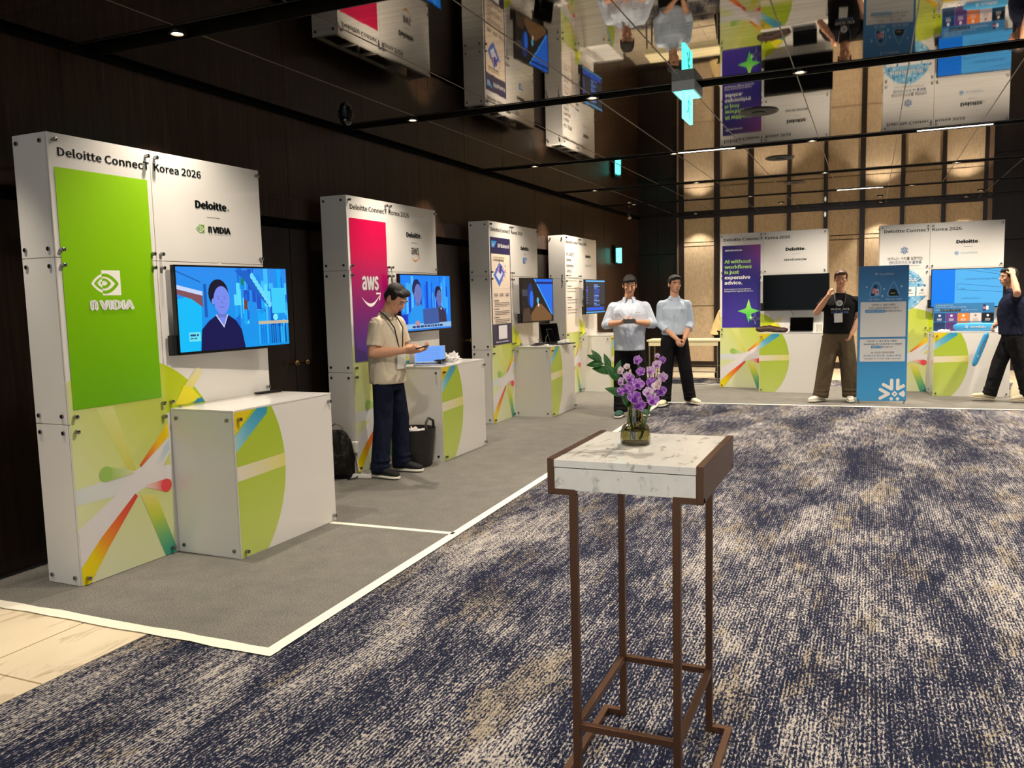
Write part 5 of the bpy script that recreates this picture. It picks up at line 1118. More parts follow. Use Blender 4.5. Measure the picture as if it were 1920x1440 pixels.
s2 = stick('inflatable_stick', 0.46, 0.075, 'blue inflatable stick held low by the walking man'); 
dd = V((1.375 - 1.225, 0, 0.93 - 0.475)); s2.location = (1.225, 12.14, 0.475); s2.rotation_euler = (0, math.atan2(dd.x, dd.z), 0)
for i, (x, y, s) in enumerate([(0.90, 12.85, 0.028), (0.95, 12.88, 0.025), (0.87, 12.80, 0.022), (0.93, 12.79, 0.024), (0.985, 12.84, 0.024)]):
    q = MB(); q.ell((0, 0, s * 0.6), (s, s * 0.7, s * 0.6), nu=12, nv=8); q.cone((s * 0.9, 0, s * 0.6), (s * 1.5, 0, s * 0.75), 0.003, s * 0.35, 8); q.cone((-s * 0.9, 0, s * 0.6), (-s * 1.5, 0, s * 0.7), 0.003, s * 0.35, 8)
    o = q.build('wrapped_candy', mat('candy_white', (238, 236, 230), 0.3), None, smooth=50, loc=(x, y, CT), rot=(0, 0, i * 1.1)); tag(o, ['white wrapped candy in the middle of the small heap by the card display', 'white wrapped candy closest to the card display', 'leftmost white wrapped candy on the far right counter', 'front white wrapped candy at the edge of the far right counter', 'rightmost white wrapped candy next to the inflatable stick'][i], 'candy', 'wrapped candies on the far right counter')

# ================================================================== THINGS ON THE FLOOR
FZ = 0.0055
bp_ = empty('backpack', (-4.17, 5.80, FZ), R(20), 'black backpack leaning on the side of the second booth', 'backpack')
bm_ = cloth('black_nylon', (26, 24, 23), 12, 0.8, 0.03, 0.55)
q = MB(); q.loft([((0, 0, 0.0), 0.13, 0.07), ((0, 0, 0.03), 0.15, 0.085), ((0, 0, 0.18), 0.15, 0.09), ((0, 0.01, 0.32), 0.125, 0.07), ((0, 0.02, 0.39), 0.08, 0.045), ((0, 0.02, 0.41), 0.04, 0.025)], 28, pw=0.7); q.build('body', bm_, bp_, remesh=0.012, smoothit=5)
q = MB(); q.loft([((0, -0.08, 0.04), 0.11, 0.03), ((0, -0.09, 0.12), 0.115, 0.035), ((0, -0.085, 0.21), 0.10, 0.02)], 24, pw=0.7); q.build('front_pocket', bm_, bp_, remesh=0.01, smoothit=4)
q = MB(); q.tube([(-0.05, 0.02, 0.39), (-0.045, 0.02, 0.44), (0.0, 0.02, 0.465), (0.05, 0.02, 0.44), (0.055, 0.02, 0.38)], 0.008, 8); q.build('handle', mat('grey_webbing', (120, 112, 104), 0.6), bp_, smooth=True)
for sx in (-1, 1): q = MB(); q.tube([(sx * 0.06, 0.06, 0.36), (sx * 0.10, 0.10, 0.28), (sx * 0.12, 0.10, 0.15), (sx * 0.12, 0.07, 0.05)], 0.012, 8); q.build('shoulder_strap', bm_, bp_, smooth=True)
ps = empty('power_strip', (-3.985, 5.85, FZ), R(15), 'white power strip on the grey carpet at the foot of the second booth', 'power strip')
q = MB(); q.box(-0.115, 0.115, -0.026, 0.026, 0, 0.035); q.build('casing', mat('white_plastic', (232, 230, 224), 0.4), ps, bevel=0.006)
for i in range(3): q = MB(); q.lathe([(0.018, 0.034), (0.019, 0.0365), (0.002, 0.035)], 16, (-0.07 + 0.07 * i, 0, 0)); q.build('socket', mat('socket_grey', (150, 148, 144), 0.5), ps)
ad = MB(); ad.box(-0.03, 0.03, -0.02, 0.02, -0.05, 0.05); o = ad.build('power_adapter', mat('white_plastic', (232, 230, 224), 0.4), None, bevel=0.01, loc=(-4.085, 5.955, 0.245)); tag(o, 'white plug-in adapter hanging by its cable on the second booth corner', 'adapter')
cable('cable', [(-4.085, 5.965, 0.20), (-4.075, 5.965, 0.10), (-4.04, 5.95, 0.035), (-3.99, 5.90, 0.045), (-3.98, 5.875, 0.04)], 0.004, mat('white_cable', (224, 222, 216), 0.5), 'white cable from the adapter down to the power strip')
cable('cable', [(-4.06, 5.80, 0.012), (-4.02, 5.74, 0.012), (-3.97, 5.78, 0.02), (-4.0, 5.84, 0.02), (-4.05, 5.86, 0.012)], 0.005, M_BLACK, 'black plug cable coiled between the backpack and the power strip')
tt = empty('tote_bag', (-3.735, 6.585, FZ), R(2), 'big open black tote bag standing against the second counter, plastic inside', 'tote bag')
tt.location = (-3.80, 6.46, FZ); tt.scale = (1.15, 1.12, 1.02)
q = MB(); prof = [(0.0005, 0.0), (0.13, 0.0), (0.145, 0.01), (0.16, 0.15), (0.175, 0.32), (0.178, 0.335), (0.172, 0.335), (0.165, 0.30), (0.15, 0.12), (0.135, 0.015), (0.0005, 0.015)]
q.lathe(prof, 36, flute=lambda a_, z: 0.03 * math.sin(3 * a_) * z * 3); q.build('body', mat('black_tarpaulin', (30, 26, 26), 0.5, bump=(8, 0.5, 0.02)), tt, smooth=50)
for sy in (-1, 1): q = MB(); q.tube([(sy * 0.15, -0.07, 0.30), (sy * 0.15, -0.06, 0.40), (sy * 0.14, 0.0, 0.43), (sy * 0.15, 0.06, 0.40), (sy * 0.15, 0.07, 0.30)], 0.011, 8); q.build('handle', mat('black_webbing', (52, 50, 50), 0.7), tt, smooth=True)
crumple('plastic_wrap', (-3.80, 6.46, 0.25), (0.12, 0.105, 0.09), 'crumpled clear plastic filling the open black tote bag', 'plastic wrap', M_WRAP, 14)
cable('cable', [(-2.80, 13.70, 0.012), (-2.6, 13.74, 0.012), (-2.42, 13.66, 0.012), (-2.25, 13.70, 0.012), (-2.12, 13.62, 0.012)], 0.007, mat('white_cable', (224, 222, 216), 0.5), 'pale cable crossing the floor in front of the folding table')
# folding table behind
M_TT = mat('cream_tabletop', (232, 220, 178), 0.35); M_STEEL = mat('steel_tube', (150, 142, 124), 0.3, 0.9)
ft = empty('folding_table', (-2.28, 13.80, 0), R(2), 'cream folding table with steel legs left of the violet-poster booth', 'table')
q = MB(); q.box(-1.2, 0, 0, 0.5, 0.705, 0.735); q.build('tabletop', M_TT, ft, bevel=0.004)
q = MB(); q.box(-1.17, -0.02, 0.015, 0.03, 0.63, 0.705); q.build('apron', M_TT, ft, bevel=0.002)
for x in (-1.16, -0.03):
    for y in (0.03, 0.46): q = MB(); q.cone((x, y, 0), (x, y, 0.70), 0.014, 0.014, 12); q.build('leg', M_STEEL, ft, smooth=40)
for y, z in ((0.03, 0.20), (0.46, 0.27)): q = MB(); q.cone((-1.16, y, z), (-0.03, y, z), 0.010, 0.010, 10); q.build('crossbar', M_STEEL, ft, smooth=40)
# right-hand bag behind the walking man
kb = empty('shopping_bag', (1.93, 12.86, FZ), R(-10), 'cream paper carrier standing on the carpet behind the walking man', 'bag'); q = MB(); q.loft([((0, 0, 0), 0.19, 0.09), ((0, 0, 0.12), 0.18, 0.09), ((-0.03, 0, 0.34), 0.06, 0.03)], 4 * 6, pw=0.35); q.build('body', mat('cream_paper', (240, 230, 196), 0.6), kb, smooth=40)
tray = empty('tray_cloth', (0, 0, 0)); bpy.data.objects.remove(tray)

# ================================================================== PEOPLE
M_SKIN = mat('skin', (216, 162, 130), 0.55, spec=0.3, bump=(60, 0.08, 0.002)); M_HAIR = mat('black_hair', (24, 19, 17), 0.7, bump=(90, 0.7, 0.004))
M_EYEW = mat('eye_white', (224, 218, 210), 0.3); M_LIP = mat('lips', (170, 100, 88), 0.5)
def hand(m, w, d, n, side, curl=0.5, L=1.0):
    """w wrist, d finger direction, n palm normal (towards what is held), side +1/-1 thumb side = cross(d,n)*side"""
    d = V(d).normalized(); n = V(n); n = (n - d * n.dot(d)).normalized(); t = d.cross(n) * side; w = V(w)
    Rm = Matrix((t, d, n)).transposed()
    m.ell(w + d * 0.046 * L, (0.040 * L, 0.052 * L, 0.0155 * L), Rm, 18, 12); m.cone(w - d * 0.02, w + d * 0.03, (0.022, 0.027), (0.016, 0.034), 14, e=n)
    for i, (o, ln) in enumerate(((0.030, 0.070), (0.0105, 0.079), (-0.0100, 0.073), (-0.0295, 0.056))):
        p = w + d * (0.080 - 0.006 * abs(i - 1.2)) * L + t * o * L; a = 0.15 + curl * 0.5
        for k, fr in enumerate((0.45, 0.30, 0.25)):
            q_ = p + (d * math.cos(a) + n * math.sin(a) + t * (o * 1.6)) * ln * fr * L; m.cap(p, q_, (0.0086 - 0.0007 * k) * L, (0.0080 - 0.0008 * k) * L, 10); p = q_; a += curl * (1.0 if k == 0 else 0.8)
    p = w + d * 0.022 * L + t * 0.028 * L; q1 = p + (t * 0.75 + d * 0.62 + n * 0.25).normalized() * 0.036 * L; q2 = q1 + (t * 0.25 + d * 0.85 + n * (0.3 + curl * 0.5)).normalized() * 0.030 * L
    m.cap(p, q1, 0.0135 * L, 0.0105 * L, 10); m.cap(q1, q2, 0.0100 * L, 0.0080 * L, 10)
def person(root, f, label, J, cl, hair=M_HAIR, wd=0.19, dp=0.115, hip_w=0.155, belly=1.0, hem=0.85, voxel=0.0048, leg=(0.095, 0.078, 0.072), sleeve='short', tuck=False, head_s=1.0, hands=None, curl=(0.6, 0.6)):
    f = V((f[0], f[1], 0)).normalized(); L = V((-f.y, f.x, 0)); r0 = V((root[0], root[1], 0)); Z = V((0, 0, 1))
    J = {k: (V(v) - r0 if k[0] != '_' else V(v)) for k, v in J.items()}
    e = empty('person', (root[0], root[1], 0.0052), 0, label, 'person'); sh, tr, shoe_m, sole_m = cl
    pel, che, neck, hd = J['pelvis'], J['chest'], J['neck'], J['head']; hf = V(J['_look']).normalized(); hl = Z.cross(hf).normalized(); hu = hf.cross(hl)
    HM = Matrix((hl, -hf, hu)).transposed(); H = lambda x, y, z: hd + HM @ (V((x, y, z)) * head_s); sL = lambda r: tuple(v * head_s for v in r)
    # ---- body, one continuous surface
    m = MB(); up_ = (che - pel).normalized()
    m.loft([(pel - up_ * 0.05, 0.13, 0.085), (pel + up_ * 0.08, 0.135, 0.09), (pel.lerp(che, 0.45), wd * 0.68, dp * 0.72), (pel.lerp(che, 0.75), wd * 0.80, dp * 0.8), (che - up_ * 0.05, wd * 0.80, dp * 0.62), (che + up_ * 0.015, wd * 0.40, dp * 0.5)], 24, L, f)
    m.cap(che + up_ * 0.01, neck, 0.062, 0.054); m.cap(neck, hd - hu * 0.07 * head_s + hf * -0.015, 0.056, 0.052)
    m.ell(H(0, 0.012, 0.025), sL((0.077, 0.096, 0.092)), HM, 24, 16); m.ell(H(0, -0.022, -0.045), sL((0.062, 0.068, 0.072)), HM, 20, 14); m.ell(H(0, -0.052, -0.092), sL((0.030, 0.028, 0.022)), HM, 14, 10)
    m.cone(H(0, -0.080, 0.012), H(0, -0.104, -0.030), 0.008 * head_s, 0.013 * head_s, 10); m.ell(H(0, -0.094, -0.032), sL((0.017, 0.014, 0.010)), HM, 12, 8)
    m.ell(H(0, -0.076, 0.028), sL((0.050, 0.014, 0.010)), HM, 14, 8); m.ell(H(0, -0.084, -0.060), sL((0.024, 0.010, 0.010)), HM, 12, 8)
    for s in (1, -1):
        m.ell(H(s * 0.079, 0.012, -0.012), sL((0.009, 0.020, 0.032)), HM, 12, 8); m.ell(H(s * 0.042, -0.058, -0.022), sL((0.024, 0.022, 0.022)), HM, 12, 8)
    HD = hands or {}
    for s, k in ((1, 'L'), (-1, 'R')):
        S, E_, W_ = J['s' + k], J['e' + k], J['w' + k]; m.cap(S - up_ * 0.028, E_, 0.046, 0.041); m.cap(E_, E_.lerp(W_, 0.35), 0.041, 0.043); m.cap(E_.lerp(W_, 0.35), W_, 0.043, 0.028)
        m.cap(S - up_ * 0.032, che - up_ * 0.06, 0.040, 0.050)
        d_, n_ = HD.get(k, ((W_ - E_).normalized(), -L * s)); hand(m, W_, d_, n_, HD.get('t' + k, 1), curl[0 if k == 'L' else 1], 0.95)
        h_ = pel + L * s * 0.085 - up_ * 0.03; K, A_ = J['k' + k], J['a' + k]; m.cap(h_, K, 0.078, 0.052); m.cap(K, A_, 0.052, 0.036)
    body = m.build('body', M_SKIN, e, remesh=voxel, smoothit=4)
    for s in (1, -1):
        q = MB(); q.ell(H(s * 0.031, -0.0775, 0.004), sL((0.0105, 0.006, 0.0042)), HM, 12, 8); ey = q.build('eye', M_EYEW, e, smooth=True); q = MB(); q.ell(H(s * 0.031, -0.0820, 0.004), sL((0.0050, 0.003, 0.0042)), HM, 10, 8); q.build('iris', M_HAIR, ey, smooth=True)
        q = MB(); q.tube([H(s * 0.014, -0.0935, 0.026), H(s * 0.032, -0.0935, 0.031), H(s * 0.050, -0.080, 0.027)], 0.0035 * head_s, 6); q.build('eyebrow', hair, e, smooth=True)
    q = MB(); q.ell(H(0, -0.0915, -0.060), sL((0.021, 0.006, 0.0055)), HM, 14, 8); q.build('mouth', M_LIP, e, smooth=True)
    # ---- hair
    q = MB(); q.ell(H(0, 0.024, 0.040), sL((0.083, 0.092, 0.084)), HM, 28, 18); q.ell(H(0, 0.045, 0.005), sL((0.079, 0.066, 0.080)), HM, 24, 14); q.ell(H(0.012, -0.040, 0.084), sL((0.060, 0.050, 0.030)), HM, 20, 12); q.ell(H(-0.03, -0.048, 0.072), sL((0.042, 0.036, 0.026)), HM, 20, 12)
    for s in (1, -1): q.ell(H(s * 0.073, -0.010, 0.035), sL((0.012, 0.035, 0.045)), HM, 12, 10)
    q.build('hair', hair, e, remesh=0.007, smoothit=3)
    # ---- trousers
    q = MB(); q.loft([(pel - up_ * 0.14, hip_w * 0.95, 0.11), (pel - up_ * 0.05, hip_w * 1.05, 0.125), (pel + up_ * 0.06, hip_w, 0.118 * belly), (pel + up_ * 0.12, hip_w * 0.94, 0.11 * belly)], 28, L, f)
    for s, k in ((1, 'L'), (-1, 'R')):
        h_ = pel + L * s * 0.080 - up_ * 0.06; K, A_ = J['k' + k], J['a' + k]; a2 = A_ + Z * 0.0 - Z * 0.035; rk = rf
        q.cap(h_, K, leg[0], leg[1], 22); q.ell(K, leg[1] * 1.02); q.cone(K, a2.lerp(K, 0.12), leg[1], leg[2] * 1.0, 22); q.cone(a2.lerp(K, 0.14), a2, leg[2] * 1.05, leg[2] * 1.02, 22)
        for t in (0.78, 0.9): q.ell(K.lerp(a2, t) + f * 0.008, (leg[2] * 1.07, leg[2] * 1.1, 0.03))
    q.build('trousers', tr, e, remesh=0.009, smoothit=2)
    # ---- shirt
    q = MB(); hz = pel + up_ * (hem - (pel.z)) / max(up_.z, 0.3); b_ = belly
    q.loft([(hz, hip_w * 1.16 if not tuck else hip_w * 1.02, 0.135 * b_), (hz.lerp(che, 0.2), hip_w * 1.14, 0.138 * b_), (hz.lerp(che, 0.5), wd * 0.90, dp * 1.12 * b_), (hz.lerp(che, 0.78), wd * 0.98, dp * 1.12), (che - up_ * 0.075, wd * 0.93, dp * 0.98), (che - up_ * 0.03, wd * 0.74, dp * 0.80), (che + up_ * 0.015, wd * 0.48, dp * 0.64), (che.lerp(neck, 0.62), 0.064, 0.064)], 32, L, f)
    for s, k in ((1, 'L'), (-1, 'R')):
        S, E_, W_ = J['s' + k] - up_ * 0.018, J['e' + k], J['w' + k]; q.cap(S, che - up_ * 0.045, 0.059, 0.066); q.cap(S - L * s * 0.012, che - L * s * -0.045 + up_ * 0.018, 0.045, 0.036)
        if sleeve == 'short': q.cone(S, S.lerp(E_, 0.72), 0.063, 0.064, 20); q.cone(S.lerp(E_, 0.66), S.lerp(E_, 0.76), 0.064, 0.066, 20)
        elif sleeve == 'tee': q.cone(S, S.lerp(E_, 0.62), 0.064, 0.068, 20)
        else:
            q.cone(S, E_, 0.064, 0.058, 20); q.ell(E_, 0.060); c1 = E_.lerp(W_, 0.30 if sleeve == 'rolled' else 0.42); q.cone(E_, c1, 0.058, 0.055, 20); q.cone(c1.lerp(E_, 0.35), c1, 0.062, 0.062, 20)
    q.build('shirt', sh, e, remesh=0.008, smoothit=3)
    # ---- shoes
    for k in 'LR':
        A_ = J['a' + k]; td = V(J['_t' + k]).normalized(); sd = Z.cross(V((td.x, td.y, 0)).normalized()); upv = td.cross(sd) * -1 if td.cross(sd).z < 0 else td.cross(sd); b0 = A_ - upv * (0.085) - td * 0.07
        q = MB(); rg = [(0.0, 0.028, 0.030, 0.040), (0.03, 0.036, 0.045, 0.050), (0.09, 0.037, 0.045, 0.050), (0.15, 0.043, 0.032, 0.038), (0.21, 0.046, 0.025, 0.030), (0.255, 0.038, 0.018, 0.024), (0.275, 0.018, 0.010, 0.018)]
        q.loft([(b0 + td * t + upv * (zc + 0.012), w_, h_) for t, w_, h_, zc in rg], 20, sd, upv, pw=0.8); so = q.build('shoe', shoe_m, e, smooth=True)
        q = MB(); q.loft([(b0 + td * t + upv * 0.011, w_ + 0.004, 0.0115) for t, w_, h_, zc in rg[:-1]] + [(b0 + td * 0.283 + upv * 0.011, 0.014, 0.010)], 20, sd, upv, pw=0.45); q.build('sole', sole_m, so, smooth=50)
    return e, J, dict(L=L, f=f, up=up_, che=che, pel=pel, neck=neck, H=H)
def collar(e, I, m, r=0.064, h=0.035, open_=True):
    q = MB(); c, f, L = I['che'].lerp(I['neck'], 0.55), I['f'], I['L']; vs = []; N = 24
    for i in range(N + 1):
        a = R(28 + (360 - 56) * i / N) if open_ else R(360 * i / N); d = f * math.cos(a) + L * math.sin(a)
        for rr, z in ((r * 0.92, h * 0.6), (r * 1.06, h * 0.75), (r * 1.42, -h * 0.4), (r * 1.30, -h * 0.5)): vs.append(c + d * rr + V((0, 0, z - (0.018 if math.cos(a) > 0.6 else 0) * (rr > r * 1.2))))
    fs = [(i * 4 + j, i * 4 + j + 1, i * 4 + j + 5, i * 4 + j + 4) for i in range(N) for j in range(3)]; q.add(vs, fs); o = q.build('collar', m, e, smooth=50, recalc=False); md = o.modifiers.new('t', 'SOLIDIFY'); md.thickness = 0.003; return o
M_SOLE = mat('white_sole', (232, 228, 214), 0.6); M_BSHOE = mat('black_canvas', (18, 18, 20), 0.8)
# 1 — man in tan polo with phone
tan = cloth('tan_polo_fabric', (204, 192, 170), 7, 0.5, 0.03); navy = cloth('navy_denim', (20, 26, 46), 8, 0.6, 0.03)
e1, J1, I1 = person((-3.74, 6.03), (1, 0.02), 'person in a tan polo and navy trousers looking down at a phone', dict(
    pelvis=(-3.78, 6.04, 0.88), chest=(-3.79, 6.05, 1.335), neck=(-3.755, 6.05, 1.40), head=(-3.675, 6.05, 1.515), _look=(0.80, -0.05, -0.60),
    sL=(-3.765, 6.215, 1.325), eL=(-3.72, 6.25, 1.07), wL=(-3.475, 6.075, 1.085), sR=(-3.775, 5.885, 1.325), eR=(-3.785, 5.835, 1.065), wR=(-3.525, 5.90, 1.085),
    kL=(-3.755, 6.17, 0.48), aL=(-3.78, 6.20, 0.092), kR=(-3.78, 5.94, 0.48), aR=(-3.815, 5.905, 0.092), _tL=(1, 0.08, 0), _tR=(1, -0.12, 0)),
    (tan, navy, M_BSHOE, M_SOLE), wd=0.185, dp=0.125, hip_w=0.150, belly=1.12, hem=0.80, leg=(0.092, 0.080, 0.078), curl=(0.75, 0.75),
    hands={'L': ((0.9, -0.28, 0.12), (0.1, -0.6, 0.8)), 'tL': 1, 'R': ((0.93, 0.32, 0.12), (0, 0.65, 0.75)), 'tR': -1})
collar(e1, I1, tan, 0.062, 0.04)
q = MB(); O1 = V((-3.74, 6.03, 0.0)); T = lambda *p: V(p) - O1
q.tube([T(-3.80, 5.985, 1.41), T(-3.72, 5.965, 1.36), T(-3.655, 5.975, 1.27), T(-3.640, 6.00, 1.13), T(-3.637, 6.03, 1.05)], 0.0055, 6); q.tube([T(-3.80, 6.115, 1.41), T(-3.72, 6.125, 1.36), T(-3.650, 6.10, 1.27), T(-3.632, 6.06, 1.13), T(-3.630, 6.03, 1.05)], 0.0055, 6)
ly = q.build('lanyard', M_BLACK, e1, smooth=True); q = MB(); q.box(-0.004, 0.004, -0.045, 0.045, -0.12, 0); q.build('badge', mat('badge_card', (222, 220, 214), 0.4), ly, loc=T(-3.612, 6.0, 1.045), rot=(0, R(4), R(-20)))
pp = empty('smartphone', (-3.425, 5.975, 1.105), 0, 'black phone held in both hands by the man in the tan polo', 'phone'); pp.rotation_euler = (0, R(-14), 0)
q = MB(); q.box(-0.07, 0.078, -0.036, 0.036, -0.004, 0.004); q.build('casing', M_BLACK, pp, bevel=0.002); q = MB(); q.box(-0.066, 0.074, -0.033, 0.033, 0.0038, 0.0046); q.build('screen', mat('phone_glow', (150, 170, 200), 0.2, emit=0.4), pp)
# 2 — pale blue shirt, looking at phone
blue = cloth('pale_blue_oxford', (208, 218, 234), 8, 0.55, 0.03); blue2 = cloth('pale_blue_chambray', (196, 210, 228), 8, 0.5, 0.03); blk = cloth('black_trousers', (20, 20, 23), 7, 0.5, 0.03)
def bod(root, f):
    f = V((f[0], f[1], 0)).normalized(); L = V((-f.y, f.x, 0)); return lambda l, fw_, z: tuple(V((root[0], root[1], 0)) + L * l + f * fw_ + V((0, 0, z)))
R2 = (-2.745, 10.0); F2 = (0.27, -0.96); q2 = bod(R2, F2)
green_sh = mat('dark_green_canvas', (44, 84, 72), 0.8)
e2, J2, I2 = person(R2, F2, 'person in a loose pale blue shirt looking down at a phone held in both hands', dict(
    pelvis=q2(0, 0, 0.92), chest=q2(0, 0.0, 1.395), neck=q2(0, 0.02, 1.47), head=q2(0.01, 0.055, 1.615), _look=(0.27, -0.92, -0.38),
    sL=q2(0.195, 0, 1.37), eL=q2(0.285, 0.03, 1.135), wL=q2(0.085, 0.235, 1.165), sR=q2(-0.195, 0, 1.37), eR=q2(-0.285, 0.03, 1.135), wR=q2(-0.095, 0.235, 1.165),
    kL=q2(0.12, 0.03, 0.49), aL=q2(0.165, 0.0, 0.095), kR=q2(-0.11, 0.03, 0.49), aR=q2(-0.115, 0.13, 0.095), _tL=(0.45, -0.9, 0), _tR=(0.05, -1, 0)),
    (blue, blk, green_sh, M_SOLE), wd=0.225, dp=0.135, hip_w=0.165, belly=1.15, hem=0.815, leg=(0.105, 0.092, 0.086), sleeve='rolled', curl=(0.9, 0.9),
    hands={'L': ((-0.85, -0.45, 0.15), (-0.2, 0.3, 1.0)), 'tL': -1, 'R': ((0.90, -0.10, 0.15), (0.1, 0.3, 1.0)), 'tR': 1})
collar(e2, I2, blue, 0.066, 0.045)
def placket(e, I, m, n=6, z0=0.86, z1=1.36, d=0.155):
    for i in range(n):
        z = z0 + (z1 - z0) * i / (n - 1); c = I['pel'] + I['f'] * (d - 0.012 * max(0, i - 3)); q = MB(); q.cone(V((c.x, c.y, z)), V((c.x, c.y, z)) + I['f'] * 0.004, 0.006, 0.005, 10); q.build('button', m, e)
def on_chest(e, I, s, x0, x1, z, h, d, m, name='lettering'):
    t = text(s, x0, x1, z, h, e, m, 0.006, 0, name); f, L = I['f'], I['L']; c = I['pel']
    for v in t.data.vertices:
        l, zz = -0 + v.co.x, v.co.z; dd = d * math.sqrt(max(0.05, 1 - (l / 0.26) ** 2)); v.co = V((c.x, c.y, 0)) + L * l + f * dd + V((0, 0, zz))
    return t
on_chest(e2, I2, 'Deloitte.', 0.075, 0.135, 1.275, 0.010, 0.168, M_INK)
ph2 = empty('smartphone', q2(0.0, 0.335, 1.185), 0, 'black phone held by the man in the loose pale blue shirt', 'phone'); ph2.rotation_euler = (R(-50), 0, R(16))
q = MB(); q.box(-0.075, 0.075, -0.004, 0.004, -0.036, 0.036); q.build('casing', M_BLACK, ph2, bevel=0.002); q = MB(); q.box(-0.070, 0.070, 0.0038, 0.0046, -0.032, 0.032); q.build('screen', mat('phone_glow', (150, 170, 200), 0.2, emit=0.4), ph2)
# 3 — pale blue shirt, hands clasped
R3 = (-2.43, 11.12); F3 = (0.36, -0.93); q3 = bod(R3, F3)
e3, J3, I3 = person(R3, F3, 'person in a tucked pale blue shirt standing with hands clasped in front', dict(
    pelvis=q3(0, 0, 0.93), chest=q3(0, 0.0, 1.395), neck=q3(0, 0.01, 1.475), head=q3(0.005, 0.02, 1.625), _look=(0.55, -0.83, -0.06),
    sL=q3(0.170, 0, 1.37), eL=q3(0.215, -0.02, 1.10), wL=q3(0.105, 0.18, 0.900), sR=q3(-0.170, 0, 1.37), eR=q3(-0.190, 0.0, 1.10), wR=q3(0.005, 0.185, 0.895),
    kL=q3(0.14, 0.03, 0.49), aL=q3(0.215, -0.03, 0.095), kR=q3(-0.11, 0.03, 0.49), aR=q3(-0.15, 0.12, 0.095), _tL=(0.75, -0.65, 0), _tR=(-0.1, -1, 0)),
    (blue2, blk, mat('cream_canvas', (226, 216, 186), 0.8), M_SOLE), wd=0.195, dp=0.12, hip_w=0.160, belly=1.02, hem=0.945, tuck=True, leg=(0.105, 0.088, 0.080), sleeve='long', curl=(0.8, 0.7),
    hands={'L': ((-0.15, -0.25, -0.95), (-0.8, 0.1, 0.1)), 'tL': 1, 'R': ((0.45, -0.2, -0.88), (0.2, 0.9, 0.1)), 'tR': 1})
collar(e3, I3, blue2, 0.062, 0.04); placket(e3, I3, mat('shirt_button', (226, 226, 226), 0.4), 6, 0.99, 1.36, 0.138)
placket(e2, I2, mat('shirt_button', (226, 226, 226), 0.4), 6, 0.90, 1.34, 0.172); on_chest(e3, I3, 'Deloitte.', 0.055, 0.11, 1.27, 0.009, 0.150, M_INK)
# 4 — black T-shirt, khaki trousers
R4 = (-0.41, 11.95); F4 = (0.08, -1); q4 = bod(R4, F4); tee = cloth('black_tshirt', (18, 18, 20), 7, 0.4, 0.02); khaki = cloth('dark_khaki_cotton', (88, 76, 58), 7, 0.7, 0.035); brown_hair = mat('brown_hair', (74, 50, 36), 0.5, bump=(90, 0.7, 0.004))
e4, J4, I4 = person(R4, F4, 'person in a black printed T-shirt and khaki trousers, hand raised to chin', dict(
    pelvis=q4(0.01, 0, 0.93), chest=q4(0.025, 0.0, 1.400), neck=q4(0.03, 0.01, 1.48), head=q4(0.03, 0.03, 1.640), _look=(0.02, -0.97, -0.14),
    sL=q4(0.225, 0, 1.365), eL=q4(0.255, -0.01, 1.11), wL=q4(0.165, 0.10, 0.900), sR=q4(-0.165, 0.02, 1.365), eR=q4(-0.275, 0.14, 1.195), wR=q4(-0.125, 0.20, 1.425),
    kL=q4(0.14, 0.03, 0.49), aL=q4(0.17, 0.03, 0.095), kR=q4(-0.14, 0.06, 0.49), aR=q4(-0.21, 0.12, 0.095), _tL=(0.05, -1, 0), _tR=(-0.65, -0.75, 0)),
    (tee, khaki, mat('white_leather', (236, 230, 216), 0.5), M_SOLE), hair=brown_hair, wd=0.215, dp=0.13, hip_w=0.170, belly=1.08, hem=0.915, leg=(0.118, 0.108, 0.098), sleeve='tee', curl=(0.6, 1.3),
    hands={'L': ((-0.35, -0.15, -0.92), (-0.7, 0.3, 0.3)), 'tL': 1, 'R': ((0.25, 0.15, 0.95), (0.7, 0.5, 0)), 'tR': 1})
on_chest(e4, I4, 'WHERE DATA', -0.105, 0.125, 1.225, 0.026, 0.160, M_WINK); on_chest(e4, I4, 'DOES MORE', -0.095, 0.115, 1.185, 0.026, 0.164, mat('tee_blue_ink', (110, 150, 210)))
a = Art(0, 0.0002); a.disc(0, 0, 0.040, (214, 214, 210), 24); snow_logo(a, 0, 0, 0.028, (20, 20, 22)); a.build('chest_emblem', e4, None, V(q4(0.012, 0.158, 1.318)) - V((R4[0], R4[1], 0)), (R(-6), 0, R(4)))
q = MB()
for s in (1, -1): q.tube([V(q4(0.02 + s * 0.068, 0.03, 1.47)) - V((R4[0], R4[1], 0)), V(q4(0.02 + s * 0.07, 0.125, 1.38)) - V((R4[0], R4[1], 0)), V(q4(0.015 + s * 0.035, 0.172, 1.25)) - V((R4[0], R4[1], 0)), V(q4(0.0, 0.178, 1.18)) - V((R4[0], R4[1], 0))], 0.005, 6)
ly = q.build('lanyard', mat('grey_lanyard', (60, 62, 70), 0.6), e4, smooth=True); q = MB(); q.box(-0.052, 0.052, -0.004, 0.0, -0.12, 0.0); bd = q.build('badge', mat('badge_card', (222, 220, 214), 0.4), ly, loc=V(q4(-0.005, 0.18, 1.185)) - V((R4[0], R4[1], 0)), rot=(0, R(-3), R(4)))
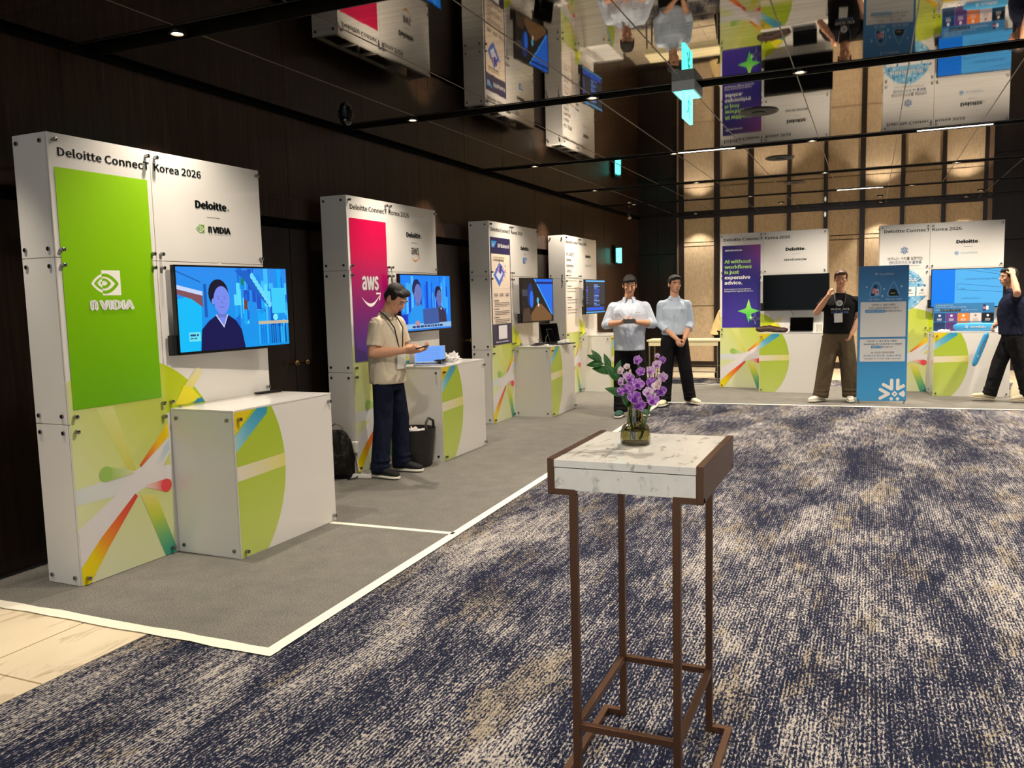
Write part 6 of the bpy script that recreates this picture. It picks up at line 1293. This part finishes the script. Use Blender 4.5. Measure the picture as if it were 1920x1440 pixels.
# 5 — navy polo, walking left
R5 = (1.63, 12.30); F5 = (-1, 0.0); q5 = bod(R5, F5); npolo = cloth('navy_polo', (24, 28, 48), 7, 0.45, 0.03); tr5 = cloth('black_chinos', (22, 22, 24), 8, 0.8, 0.04)
e5, J5, I5 = person(R5, F5, 'person in a navy polo striding left at the right edge, hand on head', dict(
    pelvis=(1.665, 12.30, 0.91), chest=(1.655, 12.30, 1.385), neck=(1.635, 12.30, 1.46), head=(1.600, 12.30, 1.605), _look=(-0.97, -0.22, -0.05),
    sL=(1.675, 12.125, 1.37), eL=(1.650, 11.93, 1.41), wL=(1.625, 12.13, 1.625), sR=(1.665, 12.475, 1.355), eR=(1.60, 12.49, 1.09), wR=(1.470, 12.33, 0.985),
    kL=(1.76, 12.24, 0.50), aL=(1.86, 12.22, 0.125), kR=(1.54, 12.36, 0.50), aR=(1.435, 12.33, 0.105), _tL=(-1, -0.1, -0.12), _tR=(-1, -0.05, 0.10)),
    (npolo, tr5, mat('cream_trainer', (222, 210, 180), 0.7), mat('beige_sole', (196, 184, 158), 0.7)), wd=0.20, dp=0.14, hip_w=0.160, belly=1.15, hem=0.87, leg=(0.105, 0.092, 0.082), sleeve='tee', curl=(0.35, 1.0),
    hands={'L': ((-0.05, 0.55, 0.80), (-0.2, 0.8, -0.5)), 'tL': 1, 'R': ((-0.5, -0.6, -0.5), (0.3, -0.5, -0.4)), 'tR': 1})
collar(e5, I5, npolo, 0.064, 0.035)
q = MB(); o5 = V((R5[0], R5[1], 0)); c_ = V((1.634, 12.09, 1.585)) - o5
# 6 — cream shirt, bending over the folding table
R6 = (-2.36, 14.52); F6 = (1, 0.05); cream = cloth('cream_shirt', (222, 194, 140), 8, 0.5, 0.03)
e6, J6, I6 = person(R6, F6, 'person in a cream shirt leaning over behind the folding table, mostly hidden', dict(
    pelvis=(-2.37, 14.52, 0.90), chest=(-2.24, 14.52, 1.29), neck=(-2.18, 14.52, 1.35), head=(-2.10, 14.52, 1.44), _look=(0.7, 0, -0.7),
    sL=(-2.20, 14.68, 1.27), eL=(-2.05, 14.70, 1.05), wL=(-1.88, 14.66, 0.88), sR=(-2.22, 14.36, 1.27), eR=(-2.08, 14.34, 1.04), wR=(-1.90, 14.38, 0.88),
    kL=(-2.33, 14.60, 0.49), aL=(-2.38, 14.61, 0.095), kR=(-2.33, 14.44, 0.49), aR=(-2.38, 14.43, 0.095), _tL=(1, 0.1, 0), _tR=(1, -0.1, 0)),
    (cream, blk, M_BSHOE, M_SOLE), wd=0.19, dp=0.12, hip_w=0.155, belly=1.1, hem=0.78, leg=(0.10, 0.088, 0.08), sleeve='long', voxel=0.007)
